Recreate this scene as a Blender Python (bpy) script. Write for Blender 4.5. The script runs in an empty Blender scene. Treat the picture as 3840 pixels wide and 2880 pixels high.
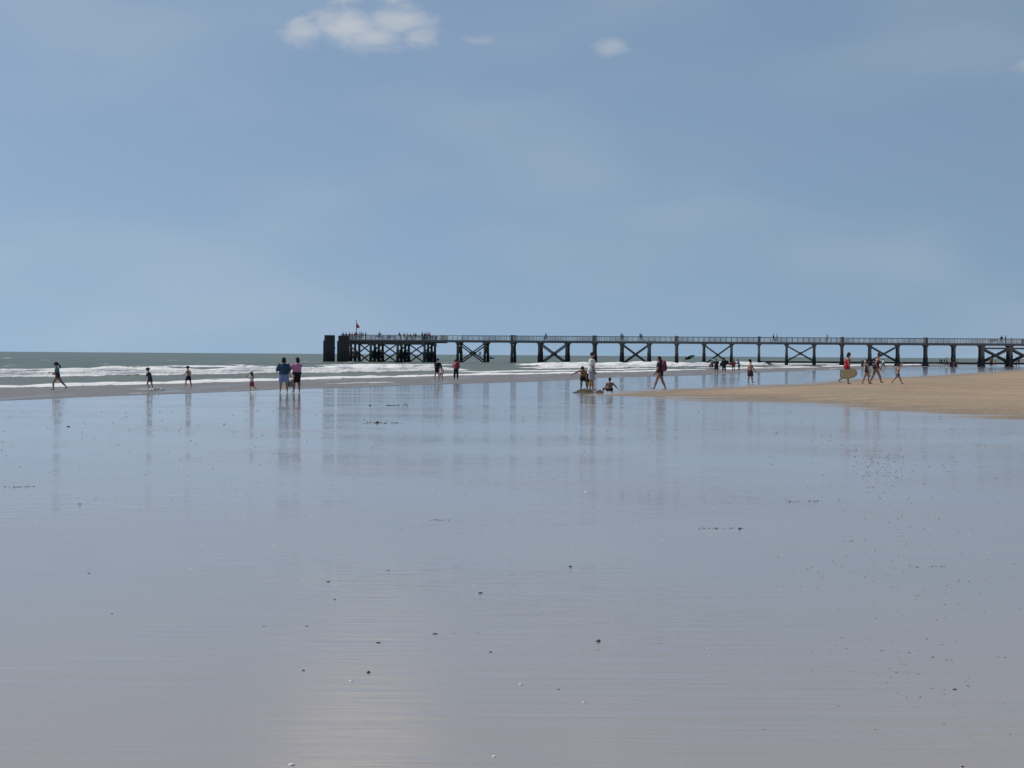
import bpy, math, random
import numpy as np
from mathutils import Vector, Matrix

random.seed(7)
scene = bpy.context.scene
R = math.radians
COL = bpy.context.collection

# ------------------------------------------------------------------ camera
CAM_H = 1.7
FPX = 7467.0                     # focal length in pixels of the 3840 px wide photograph (70 mm lens)
cam_d = bpy.data.cameras.new('camera')
cam_d.lens = 70.0
cam_d.sensor_width = 36.0
cam_d.clip_start = 0.2
cam_d.clip_end = 60000.0
cam = bpy.data.objects.new('camera', cam_d)
COL.objects.link(cam)
CAM_R = (Matrix.Rotation(R(90.0 - 0.836), 3, 'X') @ Matrix.Rotation(R(0.39), 3, 'Z'))
cam.rotation_euler = CAM_R.to_euler()
cam.location = (0, 0, CAM_H)
scene.camera = cam

# ------------------------------------------------------------------ sky, sun, exposure
SUN_AZ = -68.0                   # degrees from the view direction, negative = left
SUN_EL = 54.0
SKY_STRENGTH = 0.12
world = bpy.data.worlds.new('World')
scene.world = world
world.use_nodes = True


def build_world():
    nt = world.node_tree
    nt.nodes.clear()
    L = nt.links

    def n(t, **kw):
        nd = nt.nodes.new(t)
        for k, v in kw.items():
            setattr(nd, k, v)
        return nd

    def math_(op, a, b=None, c=None):
        nd = n('ShaderNodeMath', operation=op)
        for i, v in enumerate((a, b, c)):
            if v is None:
                continue
            if isinstance(v, (int, float)):
                nd.inputs[i].default_value = v
            else:
                L.new(v, nd.inputs[i])
        return nd.outputs[0]
    out = n('ShaderNodeOutputWorld')
    bg = n('ShaderNodeBackground')
    bg.inputs['Strength'].default_value = SKY_STRENGTH
    sky = n('ShaderNodeTexSky', sky_type='NISHITA')
    sky.sun_disc = False
    sky.sun_elevation = R(SUN_EL)
    sky.sun_rotation = R(SUN_AZ)
    sky.altitude = 0
    sky.air_density = 1.0
    sky.dust_density = 0.35
    sky.ozone_density = 3.0
    tint = n('ShaderNodeMix', data_type='RGBA', blend_type='MULTIPLY')
    tint.inputs[0].default_value = 1.0
    L.new(sky.outputs[0], tint.inputs[6])
    tint.inputs[7].default_value = (1.14, 1.025, 0.86, 1)
    tc = n('ShaderNodeTexCoord')
    sep = n('ShaderNodeSeparateXYZ')
    L.new(tc.outputs['Generated'], sep.inputs[0])
    # clear sea air: the pale dusty band at the horizon is lifted out of the sky all round
    lift = n('ShaderNodeCombineXYZ')
    L.new(sep.outputs[0], lift.inputs[0])
    L.new(sep.outputs[1], lift.inputs[1])
    L.new(math_('ADD', sep.outputs[2], 0.27), lift.inputs[2])
    nrm = n('ShaderNodeVectorMath', operation='NORMALIZE')
    L.new(lift.outputs[0], nrm.inputs[0])
    L.new(nrm.outputs[0], sky.inputs['Vector'])
    az = math_('MULTIPLY', math_('ARCTAN2', sep.outputs[0], sep.outputs[1]), 57.29578)
    el = math_('MULTIPLY', math_('ARCSINE', sep.outputs[2]), 57.29578)
    vec = n('ShaderNodeCombineXYZ')
    L.new(az, vec.inputs[0])
    L.new(math_('MULTIPLY', el, 1.9), vec.inputs[1])
    nz = n('ShaderNodeTexNoise')
    nz.inputs['Scale'].default_value = 0.85
    nz.inputs['Detail'].default_value = 4.5
    nz.inputs['Roughness'].default_value = 0.62
    nz.inputs['Distortion'].default_value = 0.35
    L.new(vec.outputs[0], nz.inputs['Vector'])
    nzc = math_('SUBTRACT', nz.outputs[0], 0.5)
    # thin high haze drifting over the whole sky
    vec2 = n('ShaderNodeCombineXYZ')
    L.new(math_('MULTIPLY', az, 0.10), vec2.inputs[0])
    L.new(math_('MULTIPLY', el, 0.27), vec2.inputs[1])
    nz2 = n('ShaderNodeTexNoise')
    nz2.inputs['Scale'].default_value = 1.0
    nz2.inputs['Detail'].default_value = 2.0
    L.new(vec2.outputs[0], nz2.inputs['Vector'])
    veil = n('ShaderNodeMapRange', interpolation_type='SMOOTHSTEP')
    veil.inputs['From Min'].default_value = 0.40
    veil.inputs['From Max'].default_value = 0.72
    veil.inputs['To Max'].default_value = 0.14
    L.new(nz2.outputs[0], veil.inputs['Value'])
    # small fair weather clouds: azimuth, elevation, half widths (degrees), strength
    K = 57.29578 / FPX
    lobes = [(1140, 140, 130, 80, .50), (1290, 115, 210, 92, .60), (1480, 95, 180, 92, .52), (1370, 158, 270, 66, .52),
             (1555, 150, 130, 66, .44), (1800, 165, 120, 34, .20), (2280, 192, 90, 50, .30), (3860, 290, 150, 66, .30),
             (1370, -80, 400, 140, 1.0), (1210, -260, 440, 200, 1.0), (1480, -330, 420, 200, .95)]
    total = veil.outputs[0]
    world.cycles.sampling_method = 'NONE'      # smooth sky: no importance map needed
    for (px, py, rx, ry, st) in lobes:
        a0 = (px - 1920) * K
        e0 = (1318 + 0.0068 * px - py) * K
        dx = math_('DIVIDE', math_('SUBTRACT', az, a0), rx * K)
        dy = math_('DIVIDE', math_('SUBTRACT', el, e0), ry * K)
        d = math_('SQRT', math_('ADD', math_('MULTIPLY', dx, dx), math_('MULTIPLY', dy, dy)))
        m = n('ShaderNodeMapRange', interpolation_type='SMOOTHSTEP')
        m.inputs['From Min'].default_value = 1.0
        m.inputs['From Max'].default_value = 0.0
        m.inputs['To Max'].default_value = st
        L.new(math_('ADD', d, math_('MULTIPLY', nzc, -1.35)), m.inputs['Value'])
        total = math_('MAXIMUM', total, m.outputs[0])
    mix = n('ShaderNodeMix', data_type='RGBA')
    L.new(total, mix.inputs[0])
    L.new(tint.outputs[2], mix.inputs[6])
    c = 1.0 / SKY_STRENGTH
    mix.inputs[7].default_value = (0.66 * c, 0.66 * c, 0.66 * c, 1)
    L.new(mix.outputs[2], bg.inputs['Color'])
    L.new(bg.outputs[0], out.inputs[0])


build_world()
sun_d = bpy.data.lights.new('sun', 'SUN')
sun_d.energy = 3.0
sun_d.angle = R(0.5)
sun_d.color = (1.0, 0.95, 0.87)
sun = bpy.data.objects.new('sun', sun_d)
COL.objects.link(sun)
sdir = Vector((math.sin(R(SUN_AZ)) * math.cos(R(SUN_EL)), math.cos(R(SUN_AZ)) * math.cos(R(SUN_EL)), math.sin(R(SUN_EL))))
sun.rotation_euler = sdir.to_track_quat('Z', 'Y').to_euler()
sun.location = sdir * 200
scene.view_settings.view_transform = 'Standard'
scene.view_settings.look = 'None'
scene.view_settings.exposure = 0.0
scene.view_settings.gamma = 1.0
scene.cycles.max_bounces = 6
scene.cycles.diffuse_bounces = 2
scene.cycles.glossy_bounces = 3
scene.cycles.transparent_max_bounces = 4


# ------------------------------------------------------------------ helpers
def hor(px):
    return 1318.0 + 0.0068 * px


def ray(px, py):
    return CAM_R @ Vector(((px - 1920) / FPX, -(py - 1440) / FPX, -1.0))


def ground(px, py, z=0.0):
    d = ray(px, py)
    t = (z - CAM_H) / d.z
    return Vector((d.x * t, d.y * t, z))


def at(px, py, depth):
    d = ray(px, py)
    return Vector((0, 0, CAM_H)) + d * (depth / d.y)


def tag(o, label=None, cat=None, group=None, kind=None):
    if label:
        o['label'] = label
    if cat:
        o['category'] = cat
    if group:
        o['group'] = group
    if kind:
        o['kind'] = kind
    return o


def empty(name, loc=(0, 0, 0), rz=0.0, parent=None):
    o = bpy.data.objects.new(name, None)
    o.empty_display_size = 0.2
    o.location = loc
    o.rotation_euler = (0, 0, rz)
    o.parent = parent
    COL.objects.link(o)
    return o


def link(name, mesh, mat=None, parent=None, loc=None, rot=None):
    o = bpy.data.objects.new(name, mesh)
    if mat is not None and len(mesh.materials) == 0:
        mesh.materials.append(mat)
    if parent is not None:
        o.parent = parent
    if loc is not None:
        o.location = loc
    if rot is not None:
        o.rotation_euler = rot
    COL.objects.link(o)
    return o


class MB:
    """collects shapes for one mesh"""

    def __init__(s):
        s.v = []
        s.f = []

    def add(s, vs, fs):
        b = len(s.v)
        s.v.extend([tuple(v) for v in vs])
        s.f.extend([tuple(i + b for i in f) for f in fs])

    def box(s, c, h):
        cx, cy, cz = c
        hx, hy, hz = h
        vs = [(cx + i * hx, cy + j * hy, cz + k * hz) for k in (-1, 1) for j in (-1, 1) for i in (-1, 1)]
        s.add(vs, [(0, 2, 3, 1), (4, 5, 7, 6), (0, 1, 5, 4), (2, 6, 7, 3), (0, 4, 6, 2), (1, 3, 7, 5)])

    def bar(s, a, b, w, d=None, up=(0, 0, 1), ch=0.0):
        """rectangular bar from a to b, w wide and d deep"""
        a = Vector(a)
        b = Vector(b)
        d = w if d is None else d
        t = (b - a).normalized()
        x = t.cross(Vector(up))
        if x.length < 1e-4:
            x = t.cross(Vector((0, 1, 0)))
        x.normalize()
        y = x.cross(t).normalized()
        if ch <= 0:
            cs = [(-1, -1), (1, -1), (1, 1), (-1, 1)]
            ring = [(i * w / 2, j * d / 2) for i, j in cs]
        else:
            ring = []
            W, D = w / 2, d / 2
            ring = [(-W + ch, -D), (W - ch, -D), (W, -D + ch), (W, D - ch), (W - ch, D), (-W + ch, D), (-W, D - ch), (-W, -D + ch)]
        n = len(ring)
        vs = [a + x * p + y * q for p, q in ring] + [b + x * p + y * q for p, q in ring]
        fs = [tuple(range(n - 1, -1, -1)), tuple(range(n, 2 * n))]
        for i in range(n):
            j = (i + 1) % n
            fs.append((i, j, n + j, n + i))
        s.add(vs, fs)

    def rings(s, rings):
        """loft through rings of equal vertex count, capped"""
        n = len(rings[0])
        vs = [p for r in rings for p in r]
        fs = [tuple(range(n - 1, -1, -1)), tuple(range(len(vs) - n, len(vs)))]
        for k in range(len(rings) - 1):
            for i in range(n):
                j = (i + 1) % n
                fs.append((k * n + i, k * n + j, (k + 1) * n + j, (k + 1) * n + i))
        s.add(vs, fs)

    def tube(s, pts, radii, n=10, hint=(1, 0, 0)):
        """round / elliptical tube; radii float or (a, b), a measured along hint"""
        pts = [Vector(p) for p in pts]
        rr = []
        for i, p in enumerate(pts):
            t = (pts[min(i + 1, len(pts) - 1)] - pts[max(i - 1, 0)])
            if t.length < 1e-7:
                t = Vector((0, 0, 1))
            t.normalize()
            h = Vector(hint)
            x = h - t * h.dot(t)
            if x.length < 1e-3:
                h = Vector((0.3, 1, 0.2))
                x = h - t * h.dot(t)
            x.normalize()
            y = t.cross(x)
            a, b = radii[i] if isinstance(radii[i], (tuple, list)) else (radii[i], radii[i])
            rr.append([p + x * (a * math.cos(2 * math.pi * k / n)) + y * (b * math.sin(2 * math.pi * k / n)) for k in range(n)])
        s.rings(rr)

    def ell(s, c, r, n=12, m=8, rot=None):
        c = Vector(c)
        rr = []
        for j in range(m + 1):
            th = math.pi * (j + 0.12) / (m + 0.24)
            ring = []
            for k in range(n):
                ph = 2 * math.pi * k / n
                p = Vector((r[0] * math.sin(th) * math.cos(ph), r[1] * math.sin(th) * math.sin(ph), -r[2] * math.cos(th)))
                if rot is not None:
                    p = rot @ p
                ring.append(c + p)
            rr.append(ring)
        s.rings(rr)

    def mesh(s, name, smooth=False):
        me = bpy.data.meshes.new(name)
        me.from_pydata(s.v, [], s.f)
        me.validate()
        if smooth:
            me.shade_smooth()
        me.update()
        return me

    def remeshed(s, name, vox):
        me = s.mesh(name)
        tmp = bpy.data.objects.new('temporary', me)
        if 'workshop' not in bpy.data.scenes:
            bpy.data.scenes.new('workshop')
        wsc = bpy.data.scenes['workshop']
        wsc.collection.objects.link(tmp)
        m = tmp.modifiers.new('r', 'REMESH')
        m.mode = 'VOXEL'
        m.voxel_size = vox
        m.use_smooth_shade = True
        sm = tmp.modifiers.new('s', 'SMOOTH')
        sm.factor = 0.5
        sm.iterations = 2
        wsc.view_layers[0].update()
        dg = wsc.view_layers[0].depsgraph
        res = bpy.data.meshes.new_from_object(tmp.evaluated_get(dg))
        bpy.data.objects.remove(tmp)
        bpy.data.meshes.remove(me)
        res.name = name
        res.shade_smooth()
        return res


# ------------------------------------------------------------------ materials
MATS = {}


def base_mat(name):
    m = bpy.data.materials.new(name)
    m.use_nodes = True
    nt = m.node_tree
    return m, nt, nt.nodes['Principled BSDF']


def simple(name, col, rough=0.75, var=0.18, scale=6.0, spec=0.3):
    key = (name, col, rough)
    if key in MATS:
        return MATS[key]
    m, nt, b = base_mat(name)
    tc = nt.nodes.new('ShaderNodeTexCoord')
    nz = nt.nodes.new('ShaderNodeTexNoise')
    nz.inputs['Scale'].default_value = scale
    nz.inputs['Detail'].default_value = 4
    nt.links.new(tc.outputs['Object'], nz.inputs['Vector'])
    rp = nt.nodes.new('ShaderNodeMapRange')
    rp.inputs['From Min'].default_value = 0.3
    rp.inputs['From Max'].default_value = 0.7
    rp.inputs['To Min'].default_value = 1 - var
    rp.inputs['To Max'].default_value = 1 + var
    nt.links.new(nz.outputs[0], rp.inputs['Value'])
    mx = nt.nodes.new('ShaderNodeMix')
    mx.data_type = 'RGBA'
    mx.blend_type = 'MULTIPLY'
    mx.inputs[0].default_value = 1
    mx.inputs[6].default_value = (*col, 1)
    nt.links.new(rp.outputs[0], mx.inputs[7])
    nt.links.new(mx.outputs[2], b.inputs['Base Color'])
    b.inputs['Roughness'].default_value = rough
    b.inputs['Specular IOR Level'].default_value = spec
    MATS[key] = m
    return m


def nodes_util(nt):
    L = nt.links

    def N(t, **kw):
        nd = nt.nodes.new(t)
        for k, v in kw.items():
            setattr(nd, k, v)
        return nd

    def M(op, a, b=None):
        nd = N('ShaderNodeMath', operation=op)
        for i, v in enumerate((a, b)):
            if v is None:
                continue
            if isinstance(v, (int, float)):
                nd.inputs[i].default_value = v
            else:
                L.new(v, nd.inputs[i])
        return nd.outputs[0]

    def noise(vec, scale, detail=4, rough=0.5):
        nd = N('ShaderNodeTexNoise')
        nd.inputs['Scale'].default_value = scale
        nd.inputs['Detail'].default_value = detail
        nd.inputs['Roughness'].default_value = rough
        L.new(vec, nd.inputs['Vector'])
        return nd.outputs[0]

    def mapping(vec, sc, rot=(0, 0, 0)):
        nd = N('ShaderNodeMapping')
        nd.inputs['Scale'].default_value = sc
        nd.inputs['Rotation'].default_value = rot
        L.new(vec, nd.inputs['Vector'])
        return nd.outputs[0]

    def ramp(v, a, b, lo=0.0, hi=1.0):
        nd = N('ShaderNodeMapRange', interpolation_type='SMOOTHSTEP')
        nd.inputs['From Min'].default_value = a
        nd.inputs['From Max'].default_value = b
        nd.inputs['To Min'].default_value = lo
        nd.inputs['To Max'].default_value = hi
        L.new(v, nd.inputs['Value'])
        return nd.outputs[0]

    def mixc(f, a, b, mode='MIX'):
        nd = N('ShaderNodeMix', data_type='RGBA', blend_type=mode)
        if isinstance(f, (int, float)):
            nd.inputs[0].default_value = f
        else:
            L.new(f, nd.inputs[0])
        for i, v in ((6, a), (7, b)):
            if isinstance(v, tuple):
                nd.inputs[i].default_value = (*v, 1)
            else:
                L.new(v, nd.inputs[i])
        return nd.outputs[2]

    def mixf(f, a, b):
        nd = N('ShaderNodeMix', data_type='FLOAT')
        L.new(f, nd.inputs[0])
        for i, v in ((2, a), (3, b)):
            if isinstance(v, (int, float)):
                nd.inputs[i].default_value = v
            else:
                L.new(v, nd.inputs[i])
        return nd.outputs[0]
    return N, M, noise, mapping, ramp, mixc, mixf


def sand_material():
    m, nt, b = base_mat('tidal_sand')
    L = nt.links
    N, M, noise, mapping, ramp, mixc, mixf = nodes_util(nt)
    geo = N('ShaderNodeNewGeometry')
    pos = geo.outputs['Position']
    at_ = N('ShaderNodeAttribute', attribute_name='dry')
    dry0 = at_.outputs['Fac']
    st = noise(mapping(pos, (0.22, 0.30, 1)), 1.0, 4, 0.62)
    st2 = noise(mapping(pos, (0.05, 0.45, 1)), 1.0, 4, 0.65)
    edge = M('ADD', M('MULTIPLY', M('SUBTRACT', st, 0.5), 0.95), M('MULTIPLY', M('SUBTRACT', st2, 0.5), 1.25))
    dry = ramp(M('ADD', dry0, edge), 0.20, 0.56)
    drained = ramp(M('ADD', dry0, edge), 0.45, 0.95)
    # colours: the sand itself, wet and drained
    fine = noise(pos, 55.0, 1, 0.5)
    mott = noise(mapping(pos, (0.5, 0.16, 1)), 1.0, 3, 0.6)
    wet_c = mixc(mott, (0.315, 0.276, 0.246), (0.362, 0.318, 0.282))
    wet_c = mixc(0.35, wet_c, mixc(fine, (0.21, 0.185, 0.162), (0.41, 0.365, 0.32)))
    mott2 = noise(mapping(pos, (0.18, 0.06, 1)), 1.0, 3, 0.6)
    dry_c = mixc(ramp(mott2, .35, .65), (0.340, 0.244, 0.164), (0.436, 0.305, 0.202))
    dry_c = mixc(ramp(noise(mapping(pos, (0.12, 0.05, 1)), 1.7, 3), .48, .7), dry_c, (0.315, 0.268, 0.195))
    dry_c = mixc(ramp(noise(mapping(pos, (0.05, 0.5, 1), (0, 0, R(-6))), 1.0, 4, .65), .42, .72), dry_c, (0.245, 0.205, 0.160))
    dry_c = mixc(drained, (0.205, 0.172, 0.140), dry_c)
    dry_c = mixc(0.25, dry_c, mixc(noise(pos, 9.0, 4, .7), (0.18, 0.14, 0.10), (0.46, 0.36, 0.25)))
    L.new(mixc(dry, wet_c, dry_c), b.inputs['Base Color'])
    # the film of water thins out away from the sea, so the sheen dulls with distance from the waterline
    sp = N('ShaderNodeSeparateXYZ')
    L.new(pos, sp.inputs[0])
    inland = M('ADD', M('MULTIPLY', sp.outputs[0], 0.954), M('MULTIPLY', sp.outputs[1], -0.30))
    film = ramp(M('ADD', inland, 38.3), 8.0, 34.0)
    wpat = ramp(noise(mapping(pos, (0.10, 0.45, 1)), 0.8, 3, .6), .40, .72)
    wr = M('ADD', mixf(film, 0.030, 0.065), M('MULTIPLY', wpat, 0.080))
    L.new(mixf(dry, wr, 0.85), b.inputs['Roughness'])
    b.inputs['IOR'].default_value = 1.33
    L.new(mixf(dry, 0.5, 0.12), b.inputs['Specular IOR Level'])
    # very low ripples left by the falling tide, long across the view, plus sand grain
    rip = noise(mapping(pos, (0.55, 5.5, 1), (0, 0, R(4))), 1.0, 3, 0.55)
    rip2 = noise(mapping(pos, (0.06, 0.5, 1), (0, 0, R(-3))), 1.0, 2, 0.55)
    patch = ramp(noise(mapping(pos, (0.16, 0.12, 1)), 1.0, 2), .38, .66)
    hgt = M('ADD', M('MULTIPLY', M('MULTIPLY', rip, M('ADD', M('MULTIPLY', patch, .85), .15)), 0.013), M('MULTIPLY', rip2, 0.006))
    rip3 = noise(mapping(pos, (1.3, 13.0, 1), (0, 0, R(3))), 1.0, 2, 0.5)
    hgt = M('ADD', hgt, M('MULTIPLY', M('MULTIPLY', rip3, M('ADD', M('MULTIPLY', patch, .7), .3)), 0.0045))
    lump = noise(mapping(pos, (2.2, 1.2, 1)), 1.0, 3, .6)
    hgt = M('ADD', hgt, M('MULTIPLY', M('MULTIPLY', lump, dry), 0.12))
    hgt = M('ADD', hgt, M('MULTIPLY', fine, 0.0002))
    bp = N('ShaderNodeBump')
    bp.inputs['Strength'].default_value = 1.0
    bp.inputs['Distance'].default_value = 1.0
    L.new(hgt, bp.inputs['Height'])
    L.new(bp.outputs[0], b.inputs['Normal'])
    return m


def sea_material():
    m, nt, b = base_mat('sea_water')
    L = nt.links
    N, M, noise, mapping, ramp, mixc, mixf = nodes_util(nt)
    geo = N('ShaderNodeNewGeometry')
    pos = geo.outputs['Position']
    foam0 = N('ShaderNodeAttribute', attribute_name='foam').outputs['Fac']
    shal = N('ShaderNodeAttribute', attribute_name='shallow').outputs['Fac']
    rz = R(-17.5)
    lace = noise(mapping(pos, (1.6, 0.75, 1.2), (0, 0, rz)), 1.0, 6, 0.68)
    foam = ramp(M('ADD', foam0, M('MULTIPLY', M('SUBTRACT', lace, 0.5), 1.35)), 0.36, 0.66)
    big = noise(mapping(pos, (0.006, 0.02, 1), (0, 0, rz)), 1.0, 5, .6)
    deep = mixc(ramp(big, .35, .68), (0.090, 0.114, 0.078), (0.126, 0.152, 0.104))
    swash = mixc(noise(mapping(pos, (0.5, .2, 1), (0, 0, rz)), 1.0, 5), (0.165, 0.145, 0.128), (0.215, 0.19, 0.17))
    body = mixc(shal, deep, swash)
    L.new(mixc(foam, body, (0.80, 0.80, 0.79)), b.inputs['Base Color'])
    glass = ramp(noise(mapping(pos, (0.55, 0.05, 1), (0, 0, rz)), 1.0, 5, .6), .50, .72)
    L.new(mixf(foam, mixf(shal, 0.34, mixf(glass, 0.44, 0.16)), 0.9), b.inputs['Roughness'])
    L.new(mixf(foam, mixf(shal, 0.34, 0.30), 0.1), b.inputs['Specular IOR Level'])
    b.inputs['IOR'].default_value = 1.33
    ch = noise(mapping(pos, (0.9, 0.35, 1), (0, 0, rz)), 1.0, 6, 0.62)
    sw = noise(mapping(pos, (0.10, 0.035, 1), (0, 0, rz)), 1.0, 4, 0.55)
    h1 = M('ADD', M('MULTIPLY', ch, 0.30), M('MULTIPLY', sw, 1.5))
    h = mixf(shal, h1, M('MULTIPLY', ch, mixf(glass, 0.10, 0.02)))
    fb = noise(pos, 3.5, 5, 0.65)
    h = M('ADD', h, M('MULTIPLY', M('MULTIPLY', fb, foam), 0.16))
    bp = N('ShaderNodeBump')
    bp.inputs['Strength'].default_value = 0.8
    bp.inputs['Distance'].default_value = 1.0
    L.new(h, bp.inputs['Height'])
    L.new(bp.outputs[0], b.inputs['Normal'])
    return m


def pier_material(name, top, low, waterline=1.6):
    """weathered concrete above, dark weed and mussels below the high tide mark"""
    m, nt, b = base_mat(name)
    L = nt.links
    N, M, noise, mapping, ramp, mixc, mixf = nodes_util(nt)
    geo = N('ShaderNodeNewGeometry')
    pos = geo.outputs['Position']
    sep = N('ShaderNodeSeparateXYZ')
    L.new(pos, sep.inputs[0])
    nz = noise(mapping(pos, (1.5, 1.5, 0.6)), 1.0, 5, .6)
    nf = noise(mapping(pos, (4, 4, 1.2)), 1.0, 4, .6)
    c = mixc(nf, tuple(x * .7 for x in top), tuple(x * 1.3 for x in top))
    lowc = mixc(nf, tuple(x * .6 for x in low), tuple(x * 1.5 for x in low))
    f = ramp(M('ADD', sep.outputs[2], M('MULTIPLY', M('SUBTRACT', nz, .5), 2.2)), waterline - .5, waterline + 1.3)
    L.new(mixc(f, lowc, c), b.inputs['Base Color'])
    b.inputs['Roughness'].default_value = 0.8
    b.inputs['Specular IOR Level'].default_value = 0.25
    bp = N('ShaderNodeBump')
    bp.inputs['Distance'].default_value = 0.05
    bp.inputs['Strength'].default_value = 0.7
    L.new(noise(pos, 5.0, 5, .65), bp.inputs['Height'])
    L.new(bp.outputs[0], b.inputs['Normal'])
    return m


M_SAND = sand_material()
M_SEA = sea_material()
M_PIER = pier_material('weathered_concrete', (0.185, 0.170, 0.168), (0.042, 0.045, 0.050))
M_STEEL = pier_material('tarred_sheet_piling', (0.080, 0.072, 0.082), (0.040, 0.045, 0.050))
M_RAIL = simple('galvanised_railing', (0.16, 0.18, 0.20), 0.6)
M_BAR = simple('pale_railing_mesh', (0.78, 0.80, 0.76), 0.6)
M_WOOD = simple('bench_wood', (0.10, 0.085, 0.075), 0.8)


# ------------------------------------------------------------------ noise for geometry
def vnoise(x, y, seed=0):
    x = np.asarray(x, float)
    y = np.asarray(y, float) * np.ones_like(x)
    xi = np.floor(x).astype(np.int64)
    yi = np.floor(y).astype(np.int64)
    fx = x - xi
    fy = y - yi
    fx = fx * fx * (3 - 2 * fx)
    fy = fy * fy * (3 - 2 * fy)

    def h(i, j):
        k = (i * 374761393 + j * 668265263 + seed * 982451653) & 0x7fffffff
        k = ((k ^ (k >> 13)) * 1274126177) & 0x7fffffff
        return ((k ^ (k >> 16)) & 0xffff) / 65535.0
    return (h(xi, yi) * (1 - fx) + h(xi + 1, yi) * fx) * (1 - fy) + (h(xi, yi + 1) * (1 - fx) + h(xi + 1, yi + 1) * fx) * fy


def fbm(x, y, seed=0, o=4):
    t = 0
    a = 0.5
    for i in range(o):
        t = t + a * vnoise(np.asarray(x) * 2 ** i, np.asarray(y) * 2 ** i, seed + i)
        a *= .5
    return t / (1 - .5 ** o)


def sstep(a, b, x):
    t = np.clip((x - a) / (b - a), 0, 1)
    return t * t * (3 - 2 * t)


# ------------------------------------------------------------------ ground and sea
P0 = np.array([-18.0, 70.5])
TAN = np.array([0.30, 0.954])
TAN /= np.linalg.norm(TAN)
NRM = np.array([-TAN[1], TAN[0]])      # offshore


def shore_coords(x, y):
    dx = x - P0[0]
    dy = y - P0[1]
    return dx * TAN[0] + dy * TAN[1], dx * NRM[0] + dy * NRM[1]


def shore_wobble(u):
    return 1.6 * (vnoise(u / 22.0, u * 0, 3) - .5) * 2 + 0.5 * (vnoise(u / 6.0, u * 0, 4) - .5) * 2


def grid_mesh(name, X, Y, Z, attrs=None):
    nr, nc = X.shape
    co = np.stack([X, Y, Z], -1).reshape(-1, 3).astype(np.float32)
    i = np.arange(nr * nc).reshape(nr, nc)
    q = np.stack([i[:-1, :-1], i[:-1, 1:], i[1:, 1:], i[1:, :-1]], -1).reshape(-1, 4)
    me = bpy.data.meshes.new(name)
    me.vertices.add(len(co))
    me.vertices.foreach_set('co', co.ravel())
    me.loops.add(q.size)
    me.loops.foreach_set('vertex_index', q.ravel().astype(np.int32))
    me.polygons.add(len(q))
    me.polygons.foreach_set('loop_start', np.arange(0, q.size, 4, dtype=np.int32))
    me.polygons.foreach_set('loop_total', np.full(len(q), 4, dtype=np.int32))
    me.update(calc_edges=True)
    me.validate()
    for k, v in (attrs or {}).items():
        a = me.attributes.new(k, 'FLOAT', 'POINT')
        a.data.foreach_set('value', v.ravel().astype(np.float32))
    me.shade_smooth()
    return me


# outline of the drained sandbank on the right
BANK_PX = [(2270, 1479), (2350, 1474), (2440, 1466), (2620, 1459), (2800, 1451), (3000, 1444), (3120, 1434), (3260, 1421), (3420, 1415),
           (3600, 1404), (3840, 1389)]
BANK_LO = [(3840, 1570), (3600, 1556), (3400, 1541), (3200, 1524), (3050, 1511), (2850, 1503), (2600, 1496), (2420, 1488), (2320, 1483)]
BANK = [ground(*p).xy for p in BANK_PX] + [Vector((400, 420)), Vector((400, 30)), Vector((30, 44))] + [ground(*p).xy for p in BANK_LO]


def bank_distance(x, y):
    ky = 1 / 7.0
    P = np.stack([x, y * ky], -1)
    poly = np.array([[p[0], p[1] * ky] for p in BANK])
    dmin = np.full(x.shape, 1e9)
    inside = np.zeros(x.shape, bool)
    n = len(poly)
    for i in range(n):
        a = poly[i]
        b = poly[(i + 1) % n]
        ab = b - a
        t = np.clip(((P - a) @ ab) / (ab @ ab), 0, 1)
        d = np.linalg.norm(P - (a + t[..., None] * ab), axis=-1)
        dmin = np.minimum(dmin, d)
        cond = ((a[1] > P[..., 1]) != (b[1] > P[..., 1]))
        xin = a[0] + (P[..., 1] - a[1]) / (b[1] - a[1] + 1e-12) * (b[0] - a[0])
        inside ^= cond & (P[..., 0] < xin)
    return np.where(inside, dmin, -dmin)


def ground_fields(x, y):
    bd = bank_distance(x, y)
    u, s = shore_coords(x, y)
    z = 0.16 * sstep(-0.1, 2.2, bd)
    z = z - 0.020 * np.maximum(s + 0.0, 0) - 0.004 * (s > 0)
    z = np.maximum(z, -6.0)
    dry = np.clip(0.42 + bd * 0.30, -1, 1)
    return z, dry


def gz(x, y):
    z, _ = ground_fields(np.array([float(x)]), np.array([float(y)]))
    return float(z[0])


def build_ground():
    ys = [-60.0, -20, -5, 0, 2.0]
    y = 2.0
    while y < 460:
        y *= 1.011
        ys.append(y)
    while y < 16000:
        y *= 1.12
        ys.append(y)
    xs = list(np.arange(-30, 60.01, .5))
    a = 60.0
    st = .5
    while a < 9000:
        st *= 1.06
        a += st
        xs.append(a)
    a = -30.0
    st = .5
    while a > -9000:
        st *= 1.10
        a -= st
        xs.insert(0, a)
    X, Y = np.meshgrid(np.array(xs), np.array(ys))
    Z, dry = ground_fields(X, Y)
    o = link('sand_flat', grid_mesh('sand_flat', X, Y, Z, {'dry': dry}), M_SAND)
    tag(o, kind='structure')


SEA_Z = -0.03


def bore(s, u, s0, wob, seed, h, face, back, amp_scale, lo):
    sb = s0 + wob * (fbm(u / 45.0, u * 0, seed, 3) - .5) * 2 + 0.9 * (fbm(u / 5.0, u * 0, seed + 9, 3) - .5) * 2
    amp = sstep(lo, lo + .30, fbm(u / amp_scale, u * 0 + 3.3, seed + 20, 4))
    amp = amp * (0.55 + 0.5 * vnoise(u / 3.0, u * 0, seed + 31) + .4 * vnoise(u / 1.2, u * 0, seed + 33))
    d = s - sb
    z = h * amp * np.where(d < 0, np.exp(-(d / face) ** 2), np.exp(-d / back))
    return z, d, amp


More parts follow.
